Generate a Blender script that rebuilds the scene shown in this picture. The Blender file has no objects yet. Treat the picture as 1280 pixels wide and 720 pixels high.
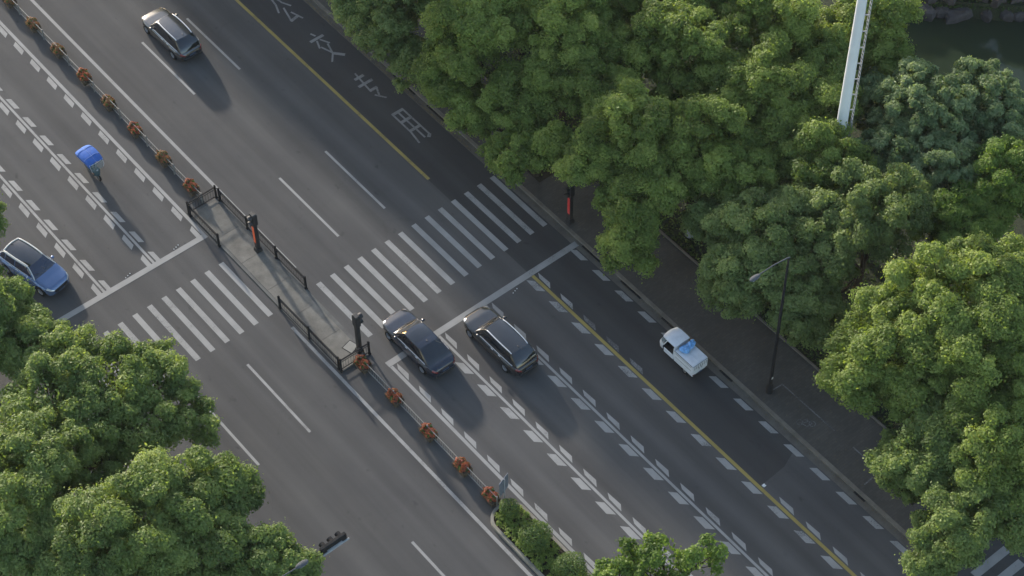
import bpy, math, random
import numpy as np
from mathutils import Matrix, Vector

# ------------------------------------------------------------------ camera, sky, sun, exposure
sc = bpy.context.scene
COL = sc.collection
cam_data = bpy.data.cameras.new("camera")
cam_data.sensor_width = 36.0
cam_data.lens = 2618.1774 / 1280.0 * 36.0
cam_data.clip_start = 1.0
cam_data.clip_end = 3000.0
cam = bpy.data.objects.new("camera", cam_data)
COL.objects.link(cam)
_r = Vector((0.7736974, -0.63349155, -0.00898796))
_u = Vector((0.49679506, 0.59782083, 0.62913029))
_f = Vector((0.39317554, 0.49122164, -0.7772479))
cam.matrix_world = Matrix(((_r.x, _u.x, -_f.x, -37.045), (_r.y, _u.y, -_f.y, -65.1), (_r.z, _u.z, -_f.z, 93.0), (0, 0, 0, 1)))
sc.camera = cam

SUN_EL, SUN_AZ = math.radians(15.5), math.radians(9.5)      # azimuth from +Y towards +X
world = bpy.data.worlds.new("World")
sc.world = world
world.use_nodes = True
wn = world.node_tree.nodes
bg = wn["Background"]
sky = wn.new("ShaderNodeTexSky")
sky.sky_type = 'NISHITA'
sky.sun_disc = False
sky.sun_elevation = SUN_EL
sky.sun_rotation = SUN_AZ
sky.air_density = 1.0
sky.dust_density = 1.2
sky.ozone_density = 0.5
world.node_tree.links.new(sky.outputs[0], bg.inputs[0])
bg.inputs[1].default_value = 0.15
sun_data = bpy.data.lights.new("sun", 'SUN')
sun_data.energy = 2.7
sun_data.angle = math.radians(2.2)
sun_data.color = (1.0, 0.92, 0.82)
sun = bpy.data.objects.new("sun", sun_data)
COL.objects.link(sun)
sd = Vector((math.sin(SUN_AZ) * math.cos(SUN_EL), math.cos(SUN_AZ) * math.cos(SUN_EL), math.sin(SUN_EL)))
sun.rotation_euler = sd.to_track_quat('Z', 'Y').to_euler()
sun.location = (0, 60, 60)
sc.view_settings.view_transform = 'Standard'
sc.view_settings.look = 'None'
sc.view_settings.gamma = 1.0
sc.view_settings.use_curve_mapping = False
sc.view_settings.exposure = 1.28
sc.render.engine = 'CYCLES'
sc.cycles.use_denoising = True
sc.cycles.max_bounces = 6
sc.cycles.transparent_max_bounces = 6
random.seed(7)
RNG = np.random.default_rng(11)
PI = math.pi

# ------------------------------------------------------------------ helpers: objects
def link(o, parent=None):
    COL.objects.link(o)
    if parent is not None:
        o.parent = parent
    return o

def thing(name, label, cat, loc=(0, 0, 0), rotz=0.0, group=None):
    o = bpy.data.objects.new(name, None)
    o.empty_display_size = 0.3
    o.location = loc
    o.rotation_euler = (0, 0, rotz)
    o['label'] = label
    o['category'] = cat
    if group:
        o['group'] = group
    return link(o)

def tag(o, label, cat, group=None):
    o['label'] = label
    o['category'] = cat
    if group:
        o['group'] = group
    return o

def children_of(o):
    return list(o.children)

def copy_thing(o, loc, rotz, label=None, scale=None):
    def rec(src, par):
        c = src.copy()
        link(c, par)
        if par is not None:
            c.matrix_parent_inverse = src.matrix_parent_inverse.copy()
        for ch in children_of(src):
            rec(ch, c)
        return c
    c = rec(o, None)
    c.location = loc
    c.rotation_euler = (0, 0, rotz)
    if scale:
        c.scale = scale
    if label:
        c['label'] = label
    return c

class MB:
    """collects simple shapes into one mesh"""
    def __init__(self):
        self.v, self.f, self.s = [], [], []
    def add(self, vs, fs, smooth=False):
        b = len(self.v)
        self.v += [tuple(p) for p in vs]
        self.f += [tuple(i + b for i in f) for f in fs]
        self.s += [smooth] * len(fs)
        return self
    def quad(self, a, b, c, d):
        return self.add([a, b, c, d], [(0, 1, 2, 3)])
    def box(self, c, s, rotz=0.0, taper=1.0):
        cx, cy, cz = c
        hx, hy, hz = s[0] / 2, s[1] / 2, s[2] / 2
        vs = []
        for z, k in ((-hz, 1.0), (hz, taper)):
            for x, y in ((-hx, -hy), (hx, -hy), (hx, hy), (-hx, hy)):
                x, y = x * k, y * k
                vs.append((cx + x * math.cos(rotz) - y * math.sin(rotz), cy + x * math.sin(rotz) + y * math.cos(rotz), cz + z))
        return self.add(vs, [(3, 2, 1, 0), (4, 5, 6, 7), (0, 1, 5, 4), (1, 2, 6, 5), (2, 3, 7, 6), (3, 0, 4, 7)])
    def tube(self, pts, radii, n=8, caps=True, smooth=True):
        pts = [Vector(p) for p in pts]
        if not hasattr(radii, '__len__'):
            radii = [radii] * len(pts)
        vs, fs = [], []
        ref = None
        for i, p in enumerate(pts):
            d = (pts[min(i + 1, len(pts) - 1)] - pts[max(i - 1, 0)]).normalized()
            if ref is None:
                ref = d.orthogonal().normalized()
            ref = (ref - d * ref.dot(d))
            if ref.length < 1e-5:
                ref = d.orthogonal()
            ref.normalize()
            b = d.cross(ref)
            for k in range(n):
                a = 2 * PI * k / n
                vs.append(p + (ref * math.cos(a) + b * math.sin(a)) * radii[i])
        for i in range(len(pts) - 1):
            for k in range(n):
                fs.append((i * n + k, i * n + (k + 1) % n, (i + 1) * n + (k + 1) % n, (i + 1) * n + k))
        self.add(vs, fs, smooth)
        if caps:
            self.add(vs[:n], [tuple(reversed(range(n)))])
            self.add(vs[-n:], [tuple(range(n))])
        return self
    def lathe(self, c, prof, n=24, axis='Z', smooth=True):
        vs, fs = [], []
        for r, h in prof:
            for k in range(n):
                a = 2 * PI * k / n
                if axis == 'Z':
                    vs.append((c[0] + r * math.cos(a), c[1] + r * math.sin(a), c[2] + h))
                else:
                    vs.append((c[0] + h, c[1] + r * math.cos(a), c[2] + r * math.sin(a)))
        for i in range(len(prof) - 1):
            for k in range(n):
                fs.append((i * n + k, i * n + (k + 1) % n, (i + 1) * n + (k + 1) % n, (i + 1) * n + k))
        return self.add(vs, fs, smooth)
    def grid(self, P, smooth=True, flip=False):
        nr, nc = len(P), len(P[0])
        vs = [p for row in P for p in row]
        fs = []
        for i in range(nr - 1):
            for j in range(nc - 1):
                q = (i * nc + j, i * nc + j + 1, (i + 1) * nc + j + 1, (i + 1) * nc + j)
                fs.append(tuple(reversed(q)) if flip else q)
        return self.add(vs, fs, smooth)
    def mesh(self, name, mat=None):
        me = bpy.data.meshes.new(name)
        me.from_pydata(self.v, [], self.f)
        me.polygons.foreach_set('use_smooth', self.s)
        if mat:
            me.materials.append(mat)
        me.update()
        return me
    def obj(self, name, mat, parent=None, kind=None, label=None):
        o = bpy.data.objects.new(name, self.mesh(name, mat))
        if kind:
            o['kind'] = kind
        if label:
            o['label'] = label
        return link(o, parent)

def share(name, me, parent, loc=(0, 0, 0), rot=(0, 0, 0), scale=None, kind=None):
    o = bpy.data.objects.new(name, me)
    o.location = loc
    o.rotation_euler = rot
    if scale:
        o.scale = scale
    if kind:
        o['kind'] = kind
    return link(o, parent)

def bevel(o, w, seg=2):
    m = o.modifiers.new('bevel', 'BEVEL')
    m.width = w
    m.segments = seg
    m.limit_method = 'ANGLE'
    return o

# ------------------------------------------------------------------ helpers: materials
def new_mat(name):
    m = bpy.data.materials.new(name)
    m.use_nodes = True
    nt = m.node_tree
    return m, nt, nt.nodes['Principled BSDF']

def node(nt, t, **kw):
    n = nt.nodes.new(t)
    for k, v in kw.items():
        setattr(n, k, v)
    return n

def noise(nt, scale, detail=3.0, stretch=(1, 1, 1), rough=0.55, coords='pos'):
    g = node(nt, 'ShaderNodeNewGeometry')
    mp = node(nt, 'ShaderNodeMapping')
    mp.inputs['Scale'].default_value = stretch
    nt.links.new(g.outputs['Position'], mp.inputs['Vector'])
    n = node(nt, 'ShaderNodeTexNoise')
    n.inputs['Scale'].default_value = scale
    n.inputs['Detail'].default_value = detail
    n.inputs['Roughness'].default_value = rough
    nt.links.new(mp.outputs[0], n.inputs['Vector'])
    return n.outputs['Fac']

def ramp(nt, fac, stops):
    r = node(nt, 'ShaderNodeValToRGB')
    el = r.color_ramp.elements
    while len(el) < len(stops):
        el.new(0.5)
    for e, (p, c) in zip(el, stops):
        e.position = p
        e.color = (*c, 1.0) if len(c) == 3 else c
    nt.links.new(fac, r.inputs[0])
    return r.outputs['Color']

def mix(nt, a, b, fac, mode='MIX'):
    m = node(nt, 'ShaderNodeMix', data_type='RGBA', blend_type=mode)
    for sock, val in ((m.inputs['Factor'], fac), (m.inputs['A'], a), (m.inputs['B'], b)):
        if isinstance(val, (int, float)):
            sock.default_value = val
        elif isinstance(val, tuple):
            sock.default_value = (*val, 1.0) if len(val) == 3 else val
        else:
            nt.links.new(val, sock)
    return m.outputs['Result']

def bump(nt, bsdf, height, strength=0.3, dist=0.01):
    b = node(nt, 'ShaderNodeBump')
    b.inputs['Strength'].default_value = strength
    b.inputs['Distance'].default_value = dist
    nt.links.new(height, b.inputs['Height'])
    nt.links.new(b.outputs[0], bsdf.inputs['Normal'])

def plain(name, col, rough=0.6, metal=0.0, coat=0.0, var=0.25, scale=6.0, emit=None, estr=0.0):
    m, nt, b = new_mat(name)
    n = noise(nt, scale, 4.0)
    dark = tuple(c * (1 - var) for c in col)
    lite = tuple(min(1, c * (1 + var)) for c in col)
    nt.links.new(ramp(nt, n, [(0.3, dark), (0.7, lite)]), b.inputs['Base Color'])
    b.inputs['Roughness'].default_value = rough
    b.inputs['Metallic'].default_value = metal
    b.inputs['Coat Weight'].default_value = coat
    if rough > 0.7 and not coat:
        b.inputs['Specular IOR Level'].default_value = 0.15
    if emit:
        b.inputs['Emission Color'].default_value = (*emit, 1)
        b.inputs['Emission Strength'].default_value = estr
    return m

def asphalt(name, base, tint=(1, 1, 1), streak=0.35):
    m, nt, b = new_mat(name)
    c = tuple(base * t for t in tint)
    grain = noise(nt, 38.0, 4.0, rough=0.8)
    lanes = noise(nt, 0.9, 4.0, (1.0, 0.035, 1.0))
    patch = noise(nt, 0.16, 4.0)
    col = ramp(nt, grain, [(0.25, tuple(x * 0.62 for x in c)), (0.5, c), (0.8, tuple(x * 1.5 for x in c))])
    col = mix(nt, col, ramp(nt, lanes, [(0.3, (1 - streak,) * 3), (0.68, (1 + streak * .6,) * 3)]), 1.0, 'MULTIPLY')
    col = mix(nt, col, ramp(nt, patch, [(0.3, (0.86, 0.86, 0.87)), (0.7, (1.1, 1.09, 1.07))]), 1.0, 'MULTIPLY')
    # wheel tracks: two smoother bands per lane, broken up by wear
    gx = node(nt, 'ShaderNodeNewGeometry')
    sx = node(nt, 'ShaderNodeSeparateXYZ')
    nt.links.new(gx.outputs['Position'], sx.inputs[0])
    ph = node(nt, 'ShaderNodeMath', operation='MULTIPLY_ADD')
    nt.links.new(sx.outputs['X'], ph.inputs[0])
    ph.inputs[1].default_value = 2 * PI / 1.69
    ph.inputs[2].default_value = -2.2
    sn = node(nt, 'ShaderNodeMath', operation='SINE')
    nt.links.new(ph.outputs[0], sn.inputs[0])
    wv = node(nt, 'ShaderNodeMath', operation='MULTIPLY')
    nt.links.new(sn.outputs[0], wv.inputs[0])
    nt.links.new(noise(nt, 0.5, 3.0, (1, 0.12, 1)), wv.inputs[1])
    wv2 = node(nt, 'ShaderNodeMath', operation='MULTIPLY_ADD')
    nt.links.new(wv.outputs[0], wv2.inputs[0])
    wv2.inputs[1].default_value = 0.5
    wv2.inputs[2].default_value = 0.5
    col = mix(nt, col, ramp(nt, wv2.outputs[0], [(0.2, (0.92, 0.92, 0.925)), (0.8, (1.07, 1.07, 1.06))]), 1.0, 'MULTIPLY')
    # oil drips and small dark stains
    spots = noise(nt, 1.7, 2.0, (1, 0.6, 1))
    col = mix(nt, col, ramp(nt, spots, [(0.68, (1, 1, 1)), (0.78, (0.72, 0.72, 0.74))]), 1.0, 'MULTIPLY')
    # hairline cracks sealed with tar
    g = node(nt, 'ShaderNodeNewGeometry')
    wob = node(nt, 'ShaderNodeTexNoise')
    wob.inputs['Scale'].default_value = 0.8
    nt.links.new(g.outputs['Position'], wob.inputs['Vector'])
    addv = node(nt, 'ShaderNodeVectorMath', operation='MULTIPLY_ADD')
    addv.inputs[1].default_value = (1.6, 1.6, 0)
    nt.links.new(wob.outputs['Color'], addv.inputs[0])
    nt.links.new(g.outputs['Position'], addv.inputs[2])
    vo = node(nt, 'ShaderNodeTexVoronoi', feature='DISTANCE_TO_EDGE')
    vo.inputs['Scale'].default_value = 0.11
    nt.links.new(addv.outputs[0], vo.inputs['Vector'])
    crack = ramp(nt, vo.outputs['Distance'], [(0.0, (0.93, 0.93, 0.93)), (0.004, (1, 1, 1))])
    col = mix(nt, col, crack, 1.0, 'MULTIPLY')
    nt.links.new(col, b.inputs['Base Color'])
    b.inputs['Roughness'].default_value = 0.88
    b.inputs['Specular IOR Level'].default_value = 0.25
    bump(nt, b, grain, 0.5, 0.006)
    return m

def road_paint(name, col, wear=0.5, under=0.05):
    m, nt, b = new_mat(name)
    big = noise(nt, 1.1, 5.0)
    fine = noise(nt, 22.0, 4.0, (1, 0.5, 1), rough=0.75)
    mm = node(nt, 'ShaderNodeMath', operation='MULTIPLY_ADD')
    nt.links.new(big, mm.inputs[0])
    mm.inputs[1].default_value = 0.45
    nt.links.new(fine, mm.inputs[2])
    oi = node(nt, 'ShaderNodeObjectInfo')
    rnd = node(nt, 'ShaderNodeMath', operation='MULTIPLY_ADD')
    nt.links.new(oi.outputs['Random'], rnd.inputs[0])
    rnd.inputs[1].default_value = 0.14
    rnd.inputs[2].default_value = -0.07
    sm = node(nt, 'ShaderNodeMath', operation='ADD')
    nt.links.new(mm.outputs[0], sm.inputs[0])
    nt.links.new(rnd.outputs[0], sm.inputs[1])
    fac = ramp(nt, sm.outputs[0], [(wear, (0, 0, 0)), (wear + 0.16, (1, 1, 1))])
    tone = ramp(nt, big, [(0.3, tuple(c * 0.8 for c in col)), (0.7, col)])
    c2 = mix(nt, (under, under, under * 1.02), tone, fac)
    nt.links.new(c2, b.inputs['Base Color'])
    b.inputs['Roughness'].default_value = 0.75
    return m

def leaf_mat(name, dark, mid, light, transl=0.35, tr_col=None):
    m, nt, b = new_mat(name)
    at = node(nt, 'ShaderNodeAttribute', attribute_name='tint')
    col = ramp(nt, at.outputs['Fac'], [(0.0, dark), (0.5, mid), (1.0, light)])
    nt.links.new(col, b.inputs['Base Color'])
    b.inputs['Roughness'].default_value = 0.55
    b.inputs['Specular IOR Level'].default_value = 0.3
    tr = node(nt, 'ShaderNodeBsdfTranslucent')
    tc = mix(nt, col, (1.35, 1.35, 0.55), 1.0, 'MULTIPLY')
    nt.links.new(tc, tr.inputs['Color'])
    ms = node(nt, 'ShaderNodeMixShader')
    ms.inputs[0].default_value = transl
    nt.links.new(b.outputs[0], ms.inputs[1])
    nt.links.new(tr.outputs[0], ms.inputs[2])
    nt.links.new(ms.outputs[0], nt.nodes['Material Output'].inputs['Surface'])
    return m

def paving(name, base, sx, sy, joint=0.03):
    m, nt, b = new_mat(name)
    g = node(nt, 'ShaderNodeNewGeometry')
    br = node(nt, 'ShaderNodeTexBrick')
    br.inputs['Scale'].default_value = 1.0
    br.inputs['Brick Width'].default_value = sx
    br.inputs['Row Height'].default_value = sy
    br.inputs['Mortar Size'].default_value = joint * 0.5
    br.inputs['Color1'].default_value = (*[c * 0.85 for c in base], 1)
    br.inputs['Color2'].default_value = (*[c * 1.12 for c in base], 1)
    br.inputs['Mortar'].default_value = (*[c * 0.85 for c in base], 1)
    nt.links.new(g.outputs['Position'], br.inputs['Vector'])
    st = noise(nt, 0.5, 5.0)
    col = mix(nt, br.outputs['Color'], ramp(nt, st, [(0.3, (0.7, 0.7, 0.7)), (0.7, (1.15, 1.13, 1.1))]), 1.0, 'MULTIPLY')
    nt.links.new(col, b.inputs['Base Color'])
    b.inputs['Roughness'].default_value = 0.85
    bump(nt, b, noise(nt, 30.0, 3.0), 0.3, 0.005)
    return m

def concrete(name, base, var=0.3):
    m, nt, b = new_mat(name)
    a = noise(nt, 1.3, 6.0, rough=0.65)
    f = noise(nt, 35.0, 3.0)
    col = ramp(nt, a, [(0.28, tuple(c * (1 - var) for c in base)), (0.72, tuple(c * (1 + var) for c in base))])
    col = mix(nt, col, ramp(nt, f, [(0.3, (0.85,) * 3), (0.7, (1.1,) * 3)]), 1.0, 'MULTIPLY')
    nt.links.new(col, b.inputs['Base Color'])
    b.inputs['Roughness'].default_value = 0.88
    bump(nt, b, f, 0.4, 0.006)
    return m

M = {}
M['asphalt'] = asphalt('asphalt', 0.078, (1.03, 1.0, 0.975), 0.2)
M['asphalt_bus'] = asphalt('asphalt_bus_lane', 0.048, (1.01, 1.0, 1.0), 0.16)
M['asphalt_old'] = asphalt('asphalt_old_patch', 0.076, (1.02, 1.0, 1.0), 0.2)
M['asphalt_side'] = asphalt('asphalt_side_street', 0.06, (1, 1, 1), 0.15)
M['paint'] = road_paint('white_road_paint', (0.275, 0.27, 0.258), 0.45)
M['paint_worn'] = road_paint('worn_white_road_paint', (0.27, 0.268, 0.26), 0.49)
M['paint_faint'] = road_paint('faint_white_road_paint', (0.17, 0.17, 0.17), 0.66)
M['paint_char'] = road_paint('scuffed_white_road_paint', (0.21, 0.21, 0.205), 0.56)
M['paint_yel'] = road_paint('yellow_road_paint', (0.29, 0.225, 0.06), 0.47)
M['paint_yel_faint'] = road_paint('faint_yellow_road_paint', (0.16, 0.125, 0.06), 0.60)
M['pave'] = paving('pavement_pavers', (0.068, 0.063, 0.056), 0.3, 0.15, 0.03)
M['kerb'] = concrete('kerb_stone', (0.145, 0.128, 0.105))
M['gutter'] = concrete('gutter_concrete', (0.108, 0.097, 0.082))
M['island'] = concrete('island_paving', (0.142, 0.133, 0.115), 0.34)
M['island_edge'] = concrete('island_edging', (0.10, 0.098, 0.092))
M['bed_kerb'] = concrete('bed_kerb_stone', (0.24, 0.22, 0.18))
M['soil'] = plain('soil', (0.035, 0.03, 0.02), 0.95, var=0.5, scale=4)
M['iron'] = plain('black_iron', (0.02, 0.02, 0.021), 0.8, var=0.3)
M['cover'] = concrete('manhole_cover', (0.27, 0.26, 0.23), 0.15)
M['railing'] = plain('pale_steel_railing', (0.21, 0.20, 0.18), 0.5, var=0.15)
M['planter'] = plain('brown_planter', (0.085, 0.066, 0.045), 0.8, var=0.3)
M['mast'] = plain('mast_paint', (0.72, 0.73, 0.74), 0.45, var=0.05, scale=1.2)
M['grey_metal'] = plain('grey_metal', (0.30, 0.305, 0.31), 0.8, metal=0.0, var=0.12)
M['lamp_grey'] = plain('lamp_head_grey', (0.085, 0.09, 0.096), 0.85, var=0.12)
M['bark'] = plain('bark', (0.045, 0.034, 0.024), 0.95, var=0.45, scale=9)
M['wash'] = concrete('whitewash', (0.30, 0.29, 0.27), 0.15)
M['orange'] = plain('orange_led', (0.30, 0.06, 0.02), 0.4, emit=(1.0, 0.13, 0.03), estr=0.10)
M['redled'] = plain('red_led', (0.30, 0.03, 0.03), 0.4, emit=(1.0, 0.08, 0.07), estr=0.05)
M['redlens'] = plain('red_lens', (0.2, 0.02, 0.02), 0.3)
M['darklens'] = plain('dark_lens', (0.02, 0.025, 0.022), 0.3)
M['sign_back'] = plain('sign_back', (0.15, 0.17, 0.20), 0.5, metal=0.2, var=0.15)
M['sign_blue'] = plain('sign_blue', (0.02, 0.07, 0.30), 0.5)
M['rubber'] = plain('tyre_rubber', (0.018, 0.018, 0.018), 0.85)
M['black_plastic'] = plain('black_plastic', (0.022, 0.022, 0.023), 0.55)
M['chrome'] = plain('chrome_trim', (0.72, 0.72, 0.73), 0.3, metal=0.35, var=0.04)
M['alloy'] = plain('alloy_rim', (0.32, 0.32, 0.33), 0.35, metal=0.8, var=0.1)
M['white_trim'] = plain('white_trim', (0.70, 0.69, 0.66), 0.35, var=0.05)
M['plate'] = plain('number_plate', (0.035, 0.055, 0.10), 0.5, var=0.08)
M['headlamp'] = plain('headlamp_glass', (0.55, 0.57, 0.6), 0.12, metal=0.4, coat=1.0, var=0.1)
M['taillamp'] = plain('tail_lamp', (0.16, 0.012, 0.014), 0.2, coat=1.0)
M['white_gel'] = plain('white_truck_paint', (0.62, 0.63, 0.65), 0.4, coat=0.3, var=0.09, scale=3)
M['seat'] = plain('seat_vinyl', (0.03, 0.028, 0.026), 0.6)
M['blue_bag'] = plain('blue_plastic_bag', (0.16, 0.36, 0.66), 0.35, var=0.35, scale=9)
M['canopy_blue'] = plain('blue_canopy_cloth', (0.055, 0.135, 0.42), 0.75, var=0.12, scale=5)
M['seam_blue'] = plain('pale_blue_piping', (0.16, 0.28, 0.58), 0.7)
M['litter'] = plain('white_plastic', (0.7, 0.7, 0.68), 0.5)
M['cloth_dark'] = plain('dark_clothing', (0.03, 0.034, 0.045), 0.9)
M['skin'] = plain('skin', (0.42, 0.26, 0.19), 0.6, var=0.06)
M['hair'] = plain('black_hair', (0.012, 0.011, 0.01), 0.6)
M['scooter'] = plain('scooter_paint', (0.05, 0.09, 0.10), 0.35, coat=0.5)
M['rock'] = concrete('bank_rock', (0.075, 0.064, 0.064), 0.45)

def car_paint(name, col, rough=0.28, metal=0.35):
    m, nt, b = new_mat(name)
    dust = noise(nt, 1.8, 5.0)
    c = mix(nt, col, tuple(x * 0.8 + 0.012 for x in col), dust)
    nt.links.new(c, b.inputs['Base Color'])
    b.inputs['Metallic'].default_value = metal
    b.inputs['Roughness'].default_value = rough
    b.inputs['Coat Weight'].default_value = 0.8
    b.inputs['Coat Roughness'].default_value = 0.08
    return m
M['car_black'] = car_paint('black_car_paint', (0.014, 0.015, 0.017), 0.2, 0.0)
M['car_grey'] = car_paint('dark_grey_car_paint', (0.105, 0.105, 0.108), 0.22, 0.75)
M['car_navy'] = car_paint('blue_black_car_paint', (0.012, 0.016, 0.030), 0.2, 0.0)
M['car_blue'] = car_paint('steel_blue_car_paint', (0.13, 0.20, 0.36), 0.26, 0.45)

def tinted(name, col, rough=0.06):
    m, nt, b = new_mat(name)
    n = noise(nt, 2.0, 3.0)
    nt.links.new(ramp(nt, n, [(0.3, tuple(c * 0.8 for c in col)), (0.7, tuple(c * 1.25 for c in col))]), b.inputs['Base Color'])
    b.inputs['Roughness'].default_value = rough
    b.inputs['Specular IOR Level'].default_value = 0.7
    b.inputs['Coat Weight'].default_value = 0.5
    return m
M['glass'] = tinted('tinted_glass', (0.012, 0.014, 0.018))
M['glass_blue'] = tinted('blue_tinted_glass', (0.016, 0.022, 0.05))

def clear_glass():
    m, nt, b = new_mat('clear_screen')
    b.inputs['Base Color'].default_value = (0.22, 0.30, 0.33, 1)
    b.inputs['Roughness'].default_value = 0.08
    b.inputs['Alpha'].default_value = 0.45
    return m
M['screen'] = clear_glass()

M['leaf'] = leaf_mat('camphor_leaves', (0.104, 0.154, 0.035), (0.198, 0.268, 0.062), (0.315, 0.38, 0.102), 0.48)
M['leaf_olive'] = leaf_mat('olive_leaves', (0.102, 0.144, 0.044), (0.184, 0.244, 0.078), (0.285, 0.345, 0.128), 0.46)
M['leaf_dull'] = leaf_mat('grey_green_leaves', (0.088, 0.138, 0.058), (0.170, 0.238, 0.102), (0.285, 0.35, 0.18), 0.42)
M['leaf_bright'] = leaf_mat('bright_green_leaves', (0.072, 0.128, 0.024), (0.138, 0.220, 0.042), (0.23, 0.315, 0.075), 0.48)
M['leaf_left'] = leaf_mat('mid_green_leaves', (0.100, 0.150, 0.044), (0.186, 0.256, 0.076), (0.30, 0.365, 0.118), 0.48)
M['leaf_ball'] = leaf_mat('clipped_shrub_leaves', (0.060, 0.11, 0.032), (0.105, 0.165, 0.048), (0.16, 0.22, 0.07), 0.35)
M['flower'] = leaf_mat('orange_petals', (0.20, 0.05, 0.028), (0.33, 0.080, 0.042), (0.42, 0.14, 0.075), 0.3)
M['flower_dry'] = leaf_mat('faded_petals', (0.17, 0.07, 0.038), (0.27, 0.115, 0.062), (0.34, 0.17, 0.09), 0.3)
M['dead_leaf'] = leaf_mat('fallen_leaves', (0.07, 0.05, 0.025), (0.12, 0.085, 0.04), (0.17, 0.14, 0.06), 0.1)
M['grass'] = leaf_mat('grass_blades', (0.035, 0.065, 0.020), (0.065, 0.11, 0.032), (0.11, 0.16, 0.05), 0.4)

def water_mat():
    m, nt, b = new_mat('pond_water')
    b.inputs['Base Color'].default_value = (0.030, 0.044, 0.026, 1)
    b.inputs['Roughness'].default_value = 0.05
    b.inputs['IOR'].default_value = 1.33
    bump(nt, b, noise(nt, 0.7, 2.0), 0.06, 0.03)
    return m
M['water'] = water_mat()

def ground_mat():
    m, nt, b = new_mat('park_ground')
    a = noise(nt, 0.4, 6.0)
    f = noise(nt, 7.0, 5.0)
    col = ramp(nt, a, [(0.3, (0.020, 0.024, 0.012)), (0.55, (0.032, 0.042, 0.018)), (0.75, (0.034, 0.044, 0.02))])
    col = mix(nt, col, ramp(nt, f, [(0.3, (0.6,) * 3), (0.7, (1.3,) * 3)]), 1.0, 'MULTIPLY')
    nt.links.new(col, b.inputs['Base Color'])
    b.inputs['Roughness'].default_value = 0.95
    bump(nt, b, f, 0.8, 0.05)
    return m
M['ground'] = ground_mat()

# ------------------------------------------------------------------ helpers: leaves
def leaf_mesh(name, C, N, size, tint, mat, aspect=0.55, rng=RNG):
    """one small folded-flat diamond per leaf"""
    n = len(C)
    N = N / np.maximum(np.linalg.norm(N, axis=1, keepdims=True), 1e-6)
    r = rng.normal(size=(n, 3))
    t = np.cross(N, r)
    t /= np.maximum(np.linalg.norm(t, axis=1, keepdims=True), 1e-6)
    b = np.cross(N, t)
    s = np.asarray(size).reshape(-1, 1) * 0.5
    V = np.empty((n, 4, 3), np.float32)
    V[:, 0] = C - t * s
    V[:, 1] = C - b * s * aspect + t * s * 0.1
    V[:, 2] = C + t * s
    V[:, 3] = C + b * s * aspect + t * s * 0.1
    me = bpy.data.meshes.new(name)
    me.vertices.add(4 * n)
    me.vertices.foreach_set('co', V.reshape(-1))
    me.loops.add(4 * n)
    me.loops.foreach_set('vertex_index', np.arange(4 * n, dtype=np.int32))
    me.polygons.add(n)
    me.polygons.foreach_set('loop_start', np.arange(0, 4 * n, 4, dtype=np.int32))
    at = me.attributes.new('tint', 'FLOAT', 'FACE')
    at.data.foreach_set('value', np.clip(tint, 0, 1).astype(np.float32))
    me.materials.append(mat)
    me.update(calc_edges=True)
    return me

def fib_dirs(n, rng):
    i = np.arange(n) + 0.5
    z = 1 - 2 * i / n
    a = i * 2.399963 + rng.uniform(0, 6.28)
    q = np.sqrt(1 - z * z)
    return np.stack([q * np.cos(a), q * np.sin(a), z], 1)

def rand_dirs(n, rng):
    d = rng.normal(size=(n, 3))
    return d / np.linalg.norm(d, axis=1, keepdims=True)

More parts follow.
